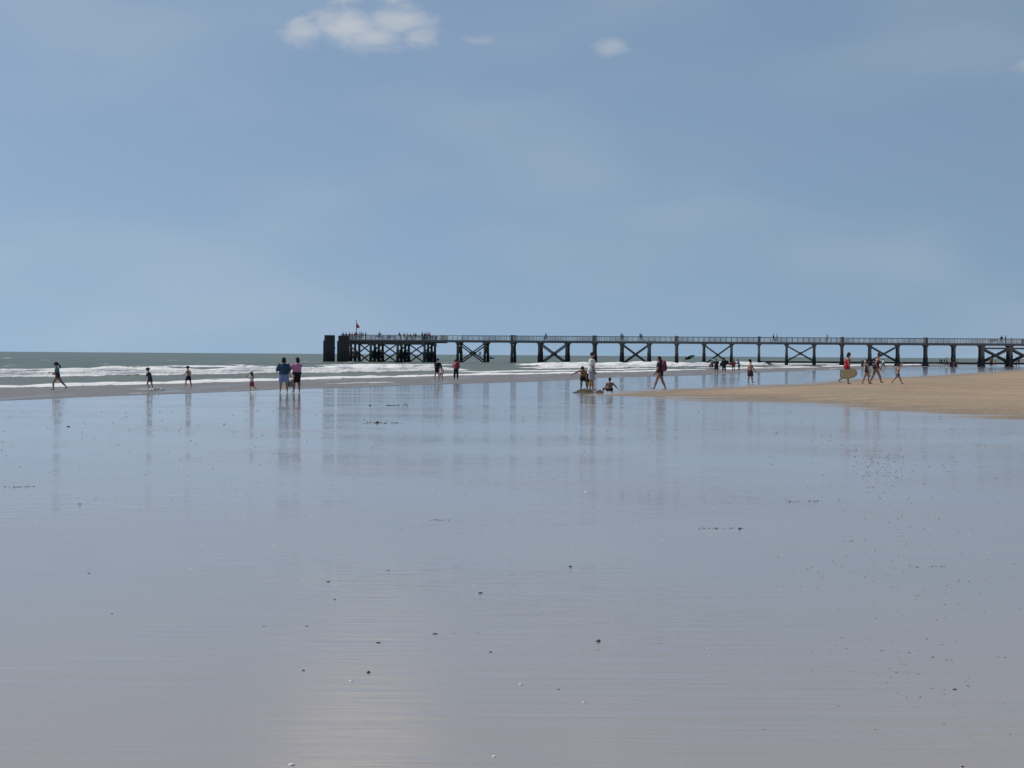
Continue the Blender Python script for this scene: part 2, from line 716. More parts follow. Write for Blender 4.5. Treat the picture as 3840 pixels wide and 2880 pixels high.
def build_sea():
    us = list(np.arange(-50, 620, .85))
    a, st = us[-1], .85
    while a < 16000:
        st *= 1.13
        a += st
        us.append(a)
    a, st = us[0], .85
    while a > -6000:
        st *= 1.25
        a -= st
        us.insert(0, a)
    ss = list(np.arange(0.0, 84, .32))
    a, st = ss[-1], .32
    while a < 14000:
        st *= 1.045
        a += st
        ss.append(a)
    S, U = np.meshgrid(np.array(ss), np.array(us))
    fade = 1 - sstep(450, 640, U)
    Z = np.full(S.shape, SEA_Z)
    foam = np.zeros(S.shape)
    near = 1 - sstep(60, 110, S)
    specs = [  # s0, wobble, seed, height, face, back, amplitude length, threshold, foam depth
        (2.4, 1.0, 57, .010, .3, 1.0, 9.0, .52, .25),
        (6.5, 2.0, 55, .016, .4, 1.2, 12.0, .50, .30),
        (14.5, 2.2, 11, .15, .5, 2.6, 24.0, .24, .8),
        (18.5, 2.0, 13, .08, .5, 2.0, 14.0, .46, .9),
        (24.0, 3.5, 71, .10, .8, 3.0, 16.0, .40, 2.0),
        (34.0, 4.0, 23, .54, .8, 4.0, 30.0, .17, 1.9),
        (41.0, 3.0, 29, .30, 1.2, 4.0, 20.0, .56, 1.6),
        (54.0, 4.0, 37, .46, 2.0, 6.0, 28.0, .34, 3.4),
        (74.0, 5.0, 43, .40, 3.4, 7.0, 30.0, .46, 2.6),
    ]
    for (s0, wob, seed, h, face, back, al, lo, fd) in specs:
        z, d, amp = bore(S, U, s0, wob, seed, h, face, back, al, lo)
        Z = Z + z * fade
        fd2 = fd * (0.45 + 1.1 * fbm(U / 4.0, S / 4.0, seed + 50, 3))
        f = sstep(-face * 2.0, -face * 1.1, d) * (1 - sstep(fd2 * .6, fd2 * 1.5, d)) * sstep(.12, .5, amp)
        foam = np.maximum(foam, f * (.60 if s0 < 10 else 1.0))
        # broken lace trailing behind the front
        tr = sstep(.50, .75, fbm(U / 5.0, S / 1.8, seed + 60, 4)) * (1 - sstep(fd * 1.0, fd * 4.5 + 3, d)) * (d > 0) * sstep(.1, .5, amp)
        foam = np.maximum(foam, .37 * tr)
    # unbroken swell outside and chop everywhere
    sw = .16 * np.sin(S / 5.2 + 2.2 * fbm(U / 60, S / 60, 5, 3) * 3) * sstep(45, 90, S) * (1 - sstep(300, 900, S))
    chop = .07 * (fbm(U / 3.0, S / 1.3, 91, 4) - .5) * 2 * sstep(6, 30, S) + 0.012 * (fbm(U / 1.8, S / .9, 92, 3) - .5) * 2
    Z = Z + (sw + chop * (1 - sstep(150, 500, S))) * fade
    # whitecaps far out
    foam = np.maximum(foam, .62 * sstep(.735, .79, fbm(U / 7, S / 2.6, 101, 3)) * sstep(60, 90, S) * (1 - sstep(400, 700, S)) * fade)
    shallow = 1 - sstep(11.0, 22.0, S + 5 * (fbm(U / 12, S / 6, 15, 3) - .5))
    shallow = np.maximum(shallow, .30 * (1 - sstep(25, 60, S)))
    wob = shore_wobble(U) * (1 - sstep(0, 10, S))
    edge = 1 - sstep(0.0, 1.2, S)
    Z = Z - .012 * edge * 0
    Zmin = -0.024 * np.maximum(S, 0) * 0 + (-0.028)
    Z = np.where(S < 3, np.maximum(Z, Zmin * 1.0), Z)
    Sx = S + wob
    X = P0[0] + U * TAN[0] + Sx * NRM[0]
    Y = P0[1] + U * TAN[1] + Sx * NRM[1]
    # the water thins out to a film on the sand
    gzv, _ = ground_fields(X, Y)
    Z = np.where(S < 4, np.maximum(Z, gzv + 0.004 + 0.012 * sstep(0, .6, S)), Z)
    o = link('sea', grid_mesh('sea', X, Y, Z, {'foam': foam * fade + 0 * S, 'shallow': shallow}), M_SEA)
    tag(o, kind='structure')


build_ground()
build_sea()

# ------------------------------------------------------------------ pier
AX = Vector((math.cos(R(4.5)), -math.sin(R(4.5)), 0))       # along the pier, towards the beach
AY = Vector((math.sin(R(7.2)), math.cos(R(7.2)), 0))         # across it, away from the camera
ORG = Vector((50.8, 410.0, 0))
BAY = 5.67
WID = 5.0
DECK_T = 4.66
DECK_B = 4.30
RAIL_T = 5.70


def pp(k, y, z):
    """pier coordinates: bay number, metres across, height"""
    return ORG + AX * (k * BAY) + AY * y + Vector((0, 0, z))


pier = empty('pier', pp(0, 0, 0))
tag(pier, 'long dark pier on braced piles running out over the beach into the sea', 'pier')
PINV = Matrix.Translation(-pp(0, 0, 0))


def ppart(name, mb, mat, smooth=False, parent=None):
    me = mb.mesh(name, smooth)
    me.transform(PINV)
    return link(name, me, mat, parent or pier)


def pile_mesh(w, z0, z1, base=False, seed=0):
    """square chamfered pile, thickened by mussels near the water"""
    rng = random.Random(seed)
    mb = MB()
    zs = [z0, .3, .7, 1.1, 1.5, 2.0, 2.6, 3.3, z1]
    rr = []
    for z in zs:
        g = w / 2 + (0.07 * max(0, 1 - max(z, 0) / 2.2)) + (rng.uniform(0, .05) if z < 2.2 else 0)
        c = .12
        ring = [(-g + c, -g), (g - c, -g), (g, -g + c), (g, g - c), (g - c, g), (-g + c, g), (-g, g - c), (-g, -g + c)]
        j = .025 if z < 2.2 else .004
        rr.append([Vector((x + rng.uniform(-j, j), y + rng.uniform(-j, j), z)) for x, y in ring])
    mb.rings(rr)
    if base:
        mb.rings([[Vector((x * s, y * s, z)) for x, y in ((-1, -1), (1, -1), (1, 1), (-1, 1))] for z, s in ((-1.0, .56), (.20, .52), (.36, .40), (.48, .30))])
    return mb


PILES = {}


def pile(k, y, w=.45, base=False, top=DECK_B, name='pile'):
    key = (w, base, top, random.randrange(3))
    if key not in PILES:
        PILES[key] = pile_mesh(w, -1.6, top, base, hash(key) % 1000).mesh('pile')
    o = link(name, PILES[key], M_PIER, pier, pp(k, y, 0) - pp(0, 0, 0), (0, 0, R(-5.5)))
    return o


K_END = 22
ks = list(range(-11, 8)) + [8, 9, 10, 11, 12] + list(range(13, K_END + 1))
X_BAYS = {-11, -8, -5, -2, 1, 4, 13, 16, 19}
for k in ks:
    big = 8 <= k <= 12
    for y in (0, WID):
        pile(k, y, .68 if big else .45, base=(k >= 3))
        if k % 3 == 0 and k < 8:
            mb = MB()
            mb.bar(pp(k, y, DECK_T - .02), pp(k, y, 5.86), .60, .60, ch=.10)
            ppart('bollard_post', mb, M_PIER)
    # cross-head and transverse bracing
    mb = MB()
    mb.bar(pp(k, -.30, DECK_B - .18), pp(k, WID + .30, DECK_B - .18), .44, .34)
    ppart('cross_head', mb, M_PIER)
    if k < 8:
        for a, b in ((3.9, .4), (.4, 3.9)):
            mb = MB()
            mb.bar(pp(k + (.02 if a > b else -.02), .1, a), pp(k + (.02 if a > b else -.02), WID - .1, b), .20, .20)
            ppart('transverse_brace', mb, M_PIER)
# haunches where each pile meets the deck beam
HAUNCH = {}


def haunch(k, y, sgn, w):
    mb = MB()
    r = .62
    a0 = sgn * w / 2
    out = [(a0, DECK_B + .02), (a0 + sgn * r, DECK_B + .02)]
    for i in range(1, 6):
        t = math.pi / 2 * i / 6
        out.append((a0 + sgn * (r - r * math.sin(t)), DECK_B - r + r * math.cos(t)))
    out.append((a0, DECK_B - r))
    f = []
    for d in (-.19, .19):
        f.append([pp(k, y + d, 0) + AX * x + Vector((0, 0, z)) for x, z in out])
    mb.rings(f)
    ppart('haunch', mb, M_PIER)


for k in ks:
    w = .68 if 8 <= k <= 12 else .45
    for y in (0, WID):
        if k > -11 or True:
            haunch(k, y, -1, w)
        haunch(k, y, 1, w)
# deck slabs and edge beams, one per bay
for k in range(-12, K_END):
    k0 = k if k > -12 else -11.76
    thick = .30 if 8 <= k < 12 else 0
    mb = MB()
    mb.bar(pp(k0, WID / 2, 4.53), pp(k + 1, WID / 2, 4.53), WID + .5, .24)
    ppart('deck_slab', mb, M_PIER)
    for y in (-.30, WID + .30):
        mb = MB()
        mb.bar(pp(k0 + .003, y, 4.475), pp(k + .997, y, 4.475), .30, .43)
        ppart('edge_beam', mb, M_PIER)
# X bracing
for k in sorted(X_BAYS | {8, 9, 10, 11}):
    big = 8 <= k <= 11
    low = .95 if k >= 0 else .12
    hi = 3.85 if not big else 3.55
    for y in (-.02, WID + .02):
        for i, (a, b) in enumerate(((hi, low), (low, hi))):
            mb = MB()
            yy = y + (.11 if i else -.11)
            mb.bar(pp(k + .05, yy, a), pp(k + .95, yy, b), .26 if not big else .34, .20, up=AY)
            ppart('cross_brace', mb, M_PIER)
        mb = MB()
        c = pp(k + .5, y, (hi + low) / 2)
        mb.bar(c - AY * .23, c + AY * .23, .62, .62, ch=.15)
        ppart('brace_plate', mb, M_PIER)
# lower and upper longitudinal beams
for k in range(0, K_END):
    for y in (0, WID):
        mb = MB()
        mb.bar(pp(k + .045, y, .62), pp(k + .955, y, .62), .34, .36)
        ppart('lower_beam', mb, M_PIER)
for k in range(8, 12):
    for y in (0, WID):
        mb = MB()
        mb.bar(pp(k + .06, y, 3.72), pp(k + .94, y, 3.72), .40, .32)
        ppart('upper_beam', mb, M_PIER)
# railings
NP = 5
bar_mb = MB()
PL = BAY / NP
for i in range(13):
    x = -PL / 2 + PL * (i + .5) / 13
    bar_mb.box((x, 0, .47), (.016, .016, .45))
bar_mb.box((0, 0, .06), (PL / 2 - .03, .018, .018))
BAR_ME = bar_mb.mesh('railing_bars')
post_mb = MB()
post_mb.box((0, 0, .51), (.035, .035, .51))
POST_ME = post_mb.mesh('railing_post')
RZP = R(-4.5)


def railing(k0, k1, y, n):
    mb = MB()
    mb.bar(pp(k0, y, RAIL_T - .03), pp(k1, y, RAIL_T - .03), .11, .09)
    hr_ = ppart('handrail', mb, M_RAIL)
    for i in range(n):
        t = (i + .5) / n
        kk = k0 + (k1 - k0) * t
        ln = (k1 - k0) * BAY / n
        o = link('railing_bars', BAR_ME, M_BAR, hr_, pp(kk, y, DECK_T) - pp(0, 0, 0), (0, 0, RZP))
        o.scale = (ln / PL, 1, 1)
        kk = k0 + (k1 - k0) * i / n
        link('railing_post', POST_ME, M_RAIL, hr_, pp(kk, y, DECK_T) - pp(0, 0, 0), (0, 0, RZP))


for k in range(-12, 13):
    k0 = k if k > -12 else -11.72
    for y in (-.22, WID + .22):
        if k == -12 and y > 1:
            continue
        railing(k0, k + 1, y, NP if k > -12 else 4)
for k in (13, 16, 19):
    for y in (-.22, WID + .22):
        mb = MB()
        mb.bar(pp(k, y, RAIL_T - .03), pp(k + 3, y, RAIL_T - .03), .11, .09)
        hr_ = ppart('handrail', mb, M_RAIL)
        for i in range(15):
            link('railing_post', POST_ME, M_RAIL, hr_, pp(k + i / 5, y, DECK_T) - pp(0, 0, 0), (0, 0, RZP))

# the pier head: four rows of piles
HK = [-15.12, -14.22, -13.22, -12.22]
HY = [0, 4.4, 8.8, 13.2]
for k in HK:
    for y in HY:
        pile(k, y, .48, top=4.2)
for y in HY:
    for i in range(3):
        a, b = HK[i], HK[i + 1]
        if y in (HY[0], HY[3]):
            for j, (z0, z1) in enumerate(((3.75, .1), (.1, 3.75))):
                mb = MB()
                yy = y + (.12 if j else -.12)
                mb.bar(pp(a + .04, yy, z0), pp(b - .04, yy, z1), .26, .20, up=AY)
                ppart('cross_brace', mb, M_PIER)
        mb = MB()
        mb.bar(pp(a, y, 3.90), pp(b, y, 3.90), .36, .30)
        ppart('longitudinal_beam', mb, M_PIER)
    mb = MB()
    mb.bar(pp(HK[0] - .1, y, 4.24), pp(HK[3] + .47, y, 4.24), .34, .26)
    ppart('longitudinal_beam', mb, M_PIER)
for k in HK:
    for j in range(3):
        for q, (z0, z1) in enumerate(((3.75, .3), (.3, 3.75))):
            mb = MB()
            kk = k + (.022 if q else -.022)
            mb.bar(pp(kk, HY[j] + .1, z0), pp(kk, HY[j + 1] - .1, z1), .22, .20)
            ppart('transverse_brace', mb, M_PIER)
    mb = MB()
    mb.bar(pp(k, -.4, 3.95), pp(k, 13.6, 3.95), .44, .50)
    ppart('cross_head', mb, M_PIER)
for j in range(7):
    y0 = -.45 + j * 2.04
    mb = MB()
    mb.bar(pp(-15.32, y0 + 1.0, 4.52), pp(-11.76, y0 + 1.0, 4.52), 2.02, .26)
    ppart('deck_slab', mb, M_PIER)
for y in (-.62, 14.0):
    mb = MB()
    mb.bar(pp(-15.34, y, 4.50), pp(-11.76, y, 4.50), .30, .36)
    ppart('edge_beam', mb, M_PIER)
railing(-15.30, -11.76, -.5, 16)
railing(-15.30, -11.76, 13.9, 16)


def railing_across(k, y0, y1, n):
    mb = MB()
    mb.bar(pp(k, y0, RAIL_T - .03), pp(k, y1, RAIL_T - .03), .11, .09)
    hr_ = ppart('handrail', mb, M_RAIL)
    for i in range(n):
        yy = y0 + (y1 - y0) * (i + .5) / n
        o = link('railing_bars', BAR_ME, M_BAR, hr_, pp(k, yy, DECK_T) - pp(0, 0, 0), (0, 0, R(90 - 7.2)))
        o.scale = ((y1 - y0) / n / PL, 1, 1)
        link('railing_post', POST_ME, M_RAIL, hr_, pp(k, y0 + (y1 - y0) * i / n, DECK_T) - pp(0, 0, 0), (0, 0, RZP))


railing_across(-15.30, -.5, 13.9, 12)
railing_across(-11.78, WID + .4, 13.9, 8)
# timber fenders and short solid parapet pieces at the two ends of the head
for k in (-15.28, -12.25, -11.78):
    mb = MB()
    mb.bar(pp(k, -.80, 3.3 if k > -13 else 2.6), pp(k, -.80, 5.55), .34, .16)
    ppart('fender_timber', mb, M_PIER)
for (k0, k1) in ((-12.2, -11.86),):
    for i in range(7):
        mb = MB()
        kk = k0 + (k1 - k0) * i / 6
        mb.bar(pp(kk, -.56, DECK_T), pp(kk, -.56, 5.55), .16, .05)
        ppart('parapet_board', mb, M_PIER)

# mooring dolphins of steel sheet piling beside the pier head
M_BOLT = simple('rusty_fitting', (0.05, 0.035, 0.03), 0.8)


def dolphin(px, wid, top, label, fitting):
    d = 412.0
    c = at(px, hor(px), d)
    root = empty('mooring_dolphin', (c.x, c.y, -.05))
    tag(root, label, 'mooring dolphin', 'dolphins off the pier head')
    w = wid / 2
    # corrugated outline
    out = []
    n = 12
    for side in range(4):
        for i in range(n):
            t = -1 + 2 * i / n
            o = .07 if (i // 2) % 2 else -.03
            p = {0: (t * w, -w - o), 1: (w + o, t * w), 2: (-t * w, w + o), 3: (-w - o, -t * w)}[side]
            out.append(p)
    mb = MB()
    zs = [-1.6, .4, 1.4, 2.4, 3.4, 4.4, top]
    mb.rings([[Vector((x, y, z)) for x, y in out] for z in zs])
    link('sheet_pile_wall', mb.mesh('sheet_pile_wall'), M_STEEL, root)
    mb = MB()
    mb.box((0, 0, top + .04), (w + .03, w + .03, .05))
    link('capping', mb.mesh('capping'), M_STEEL, root)
    mb = MB()
    mb.box((-w - .17, -.2, (top - 1.0) / 2 - .6), (.12, w * .8, (top - 1.0) / 2 + .6))
    link('fender_pile', mb.mesh('fender_pile'), M_STEEL, root)
    for i in range(3):
        mb = MB()
        mb.bar((-w * .6 + i * w * .6, -w - .12, -.5), (-w * .6 + i * w * .6, -w - .12, top - .25), .10, .10)
        link('rubbing_strip', mb.mesh('rubbing_strip'), M_STEEL, root)
    if fitting:
        mb = MB()
        mb.tube([(w, -.2, 2.9), (w + .16, -.2, 2.9), (w + .26, -.2, 2.95)], [.10, .16, .10], 10, (0, 0, 1))
        link('mooring_bollard', mb.mesh('mooring_bollard', True), M_BOLT, root)


dolphin(1236, 1.92, 5.50, 'free standing dark square steel dolphin, leftmost in front of the pier head', True)
dolphin(1289, 2.05, 5.42, 'dark square steel dolphin touching the left end of the pier head', False)

# flag
fp = pp(-14.78, .6, DECK_T)
flag = empty('flag_pole', fp)
tag(flag, 'dark flagpole with a small red warning flag on the pier head', 'flag')
mb = MB()
mb.tube([(0, 0, 0), (0, 0, 2.0), (0, 0, 4.05)], [.085, .075, .06], 8)
link('pole', mb.mesh('pole', True), simple('flagpole_paint', (.06, .06, .07), .5), flag)
mb = MB()
mb.tube([(0, 0, 4.0), (-.12, 0, 4.12), (-.22, 0, 4.2)], [.05, .04, .03], 6, (0, 1, 0))
link('finial', mb.mesh('finial', True), simple('flagpole_paint', (.06, .06, .07), .5), flag)
mb = MB()
vs, fs = [], []
for i in range(7):
    t = i / 6
    top = 3.42 - .75 * t
    bot = 2.55 + .05 * t
    yo = .07 * math.sin(t * 5)
    for dy in (-.012, .012):
        vs += [(.07 + .60 * t, yo + dy, top + .08), (.07 + .60 * t, yo + dy, bot - .1)]
for i in range(6):
    a = i * 4
    fs += [(a, a + 1, a + 5, a + 4), (a + 2, a + 6, a + 7, a + 3), (a, a + 4, a + 6, a + 2), (a + 1, a + 3, a + 7, a + 5)]
fs += [(0, 2, 3, 1), (24, 25, 27, 26)]
mb.add(vs, fs)
link('flag_cloth', mb.mesh('flag_cloth'), simple('red_flag_cloth', (.85, .045, .06), .7), flag)

# benches on the pier
M_BIN = simple('litter_bin_paint', (.06, .055, .055), .6)


def bench(k, y, label, back=1):
    root = empty('bench', pp(k, y, DECK_T), RZP)
    tag(root, label, 'bench', 'benches on the pier')
    for i in range(3):
        mb = MB()
        mb.box((0, -.18 + i * .17, .45), (.85, .07, .03))
        link('seat_slat', mb.mesh('seat_slat'), M_WOOD, root)
    for i in range(2):
        mb = MB()
        mb.box((0, .26 * back, .66 + i * .17), (.85, .025, .06))
        link('back_slat', mb.mesh('back_slat'), M_WOOD, root)
    for sx in (-.75, .75):
        mb = MB()
        mb.box((sx, 0, .21), (.05, .26, .21))
        mb.box((sx, .30 * back, .45), (.04, .03, .44))
        link('leg', mb.mesh('leg'), M_WOOD, root)


bench(-13.97, 1.0, 'wooden bench on the pier head below the lone man in the grey top')
bench(-13.53, 1.0, 'wooden bench on the pier head with two people sitting low on it')
bench(-12.82, 1.0, 'wooden bench on the pier head right of the person with the white top')
bench(-12.50, 1.0, 'wooden bench on the pier head, the one nearest the narrow walkway')
bench(8.42, 1.0, 'dark wooden bench on the pier above the first right hand crossed bracing')
tb = empty('litter_bin', pp(9.42, .6, DECK_T))
tag(tb, 'round dark litter bin on the pier near the right edge', 'bin')
mb = MB()
mb.tube([(0, 0, 0), (0, 0, .1), (0, 0, .8), (0, 0, .9)], [.26, .30, .34, .30], 14)
link('bin_body', mb.mesh('bin_body', True), M_BIN, tb)
mb = MB()
mb.tube([(0, 0, .9), (0, 0, .96), (0, 0, 1.0)], [.36, .36, .2], 14)
link('bin_lid', mb.mesh('bin_lid', True), M_BIN, tb)

# ------------------------------------------------------------------ people
SKIN = [(0.44, 0.25, 0.17), (0.38, 0.205, 0.135), (0.50, 0.31, 0.22), (0.28, 0.145, 0.095), (0.21, 0.110, 0.072)]
HAIR_D = (0.014, 0.011, 0.011)
HAIR_B = (0.035, 0.020, 0.014)


def skeleton(p, child):
    """joint positions for a body one unit tall, facing +Y"""
    hd = 0.138 * (1 + .40 * child)            # head height
    leg = 0.515 - .06 * child
    torso = 1 - hd - leg - .045
    th, sh = leg * .50, leg * .46
    ua, fa = .172 - .012 * child, .145 - .01 * child
    sw = .108 - .004 * child
    lean = R(p.get('lean', 0))
    side = R(p.get('side', 0))
    J = {}
    pel = Vector((0, 0, 0))
    up = Vector((math.sin(side), math.sin(lean) * math.cos(side), math.cos(lean) * math.cos(side))).normalized()
    rt = Vector((1, 0, 0)) - up * up.x
    rt.normalize()
    fw = up.cross(rt)
    J['up'], J['rt'], J['fw'] = up, rt, fw
    J['pel'] = pel
    J['neck'] = pel + up * torso
    hp = R(p.get('head', p.get('lean', 0) * .6))
    hy = R(p.get('turn', 0))
    hup = Vector((0, math.sin(hp), math.cos(hp)))
    J['hup'] = hup
    J['hfw'] = Vector((-math.sin(hy), math.cos(hy) * math.cos(hp), -math.sin(hp)))
    J['head'] = J['neck'] + up * .035 + hup * (hd * .52)
    J['hd'] = hd
    for s, n in ((1, 'r'), (-1, 'l')):
        hip, knee, abd = p.get(n + 'l', (0, 0, 4))
        a = R(abd) * s
        J[n + 'hip'] = pel + rt * (s * .052) - Vector((0, 0, .01))
        J[n + 'knee'] = J[n + 'hip'] + Vector((math.sin(a), math.sin(R(hip)) * math.cos(a), -math.cos(R(hip)) * math.cos(a))) * th
        q = R(hip - knee)
        J[n + 'ank'] = J[n + 'knee'] + Vector((math.sin(a) * .4, math.sin(q), -math.cos(q))).normalized() * sh
        f = R(max(-62, min(30, .85 * (hip - knee))))
        J[n + 'toe'] = J[n + 'ank'] + Vector((s * .18, math.cos(f), math.sin(f))).normalized() * .105 + Vector((0, 0, -.022 * math.cos(f)))
        fl, ab, el = p.get(n + 'a', (4, 9, 12))[:3]
        inn = p.get(n + 'a', (0, 0, 0, 0))[3] if len(p.get(n + 'a', ())) > 3 else ab * .45
        b = R(ab) * s
        J[n + 'sho'] = pel + up * (torso * .875) + rt * (s * sw)
        J[n + 'elb'] = J[n + 'sho'] + Vector((math.sin(b), math.sin(R(fl)) * math.cos(b), -math.cos(R(fl)) * math.cos(b))) * ua
        q = R(fl + el)
        b2 = R(inn) * s
        J[n + 'wri'] = J[n + 'elb'] + Vector((math.sin(b2), math.sin(q) * math.cos(b2), -math.cos(q) * math.cos(b2))).normalized() * fa
        J[n + 'hdir'] = (J[n + 'wri'] - J[n + 'elb']).normalized()
    J['torso'] = torso
    low = min([J['rtoe'].z, J['ltoe'].z, J['rank'].z - .03, J['lank'].z - .03, pel.z - .085])
    for s in 'rl':
        low = min(low, (J[s + 'wri'] + J[s + 'hdir'] * .085).z)
    off = Vector((0, 0, -low + .012))
    for k in list(J):
        if isinstance(J[k], Vector) and k not in ('up', 'rt', 'fw', 'hup', 'hfw', 'rhdir', 'lhdir'):
            J[k] = J[k] + off
    return J


TORSO = [(-.14, .066, .060), (-.03, .088, .070), (.10, .092, .070), (.36, .076, .056), (.62, .090, .064), (.82, .100, .062), (.93, .078, .050), (1.0, .045, .042)]


def torso_rings(J, t0, t1, off, fat, S):
    rr = []
    ts = sorted(set([t0, t1] + [t for t, _, _ in TORSO if t0 < t < t1]))
    T = [t for t, _, _ in TORSO]
    for t in ts:
        a = float(np.interp(t, T, [x for _, x, _ in TORSO])) * (1 + (fat - 1) * (1.0 if t < .75 else .45)) + off
        b = float(np.interp(t, T, [x for _, _, x in TORSO])) * (1 + (fat - 1) * 1.4 * (1.0 if t < .75 else .5)) + off
        c = J['pel'] + J['up'] * (J['torso'] * t)
        rr.append([(c + J['rt'] * (a * math.cos(2 * math.pi * k / 14)) + J['fw'] * (b * math.sin(2 * math.pi * k / 14))) * S for k in range(14)])
    return rr


def limb(mb, pts, rad, S, n=9):
    mb.tube([p * S for p in pts], [r * S for r in rad], n, (0, 1, 0.2))


def hand_mesh(mb, J, s, S, child):
    w, d = J[s + 'wri'], J[s + 'hdir']
    sg = 1 if s == 'r' else -1
    ac = Vector((0, 1, 0)) - d * d.y
    if ac.length < .1:
        ac = Vector((0, 0, 1)) - d * d.z
    ac.normalize()
    nn = d.cross(ac)
    mb.tube([(w - d * .01) * S, (w + d * .022) * S, (w + d * .050) * S], [(.016 * S, .011 * S), (.022 * S, .010 * S), (.023 * S, .009 * S)], 8, ac)
    for i, ln in enumerate((.036, .041, .038, .030)):
        b = w + d * .046 + ac * (.017 - .0115 * i)
        m = b + d * (ln * .5) + nn * (.004 * sg)
        e = b + d * (ln * .9) + nn * (.012 * sg)
        mb.tube([b * S, m * S, e * S], [.0056 * S, .0054 * S, .004 * S], 6, nn)
    b = w + d * .014 + ac * .018
    mb.tube([b * S, (b + d * .018 + ac * .014) * S, (b + d * .036 + ac * .016) * S], [.0068 * S, .006 * S, .0045 * S], 6, nn)


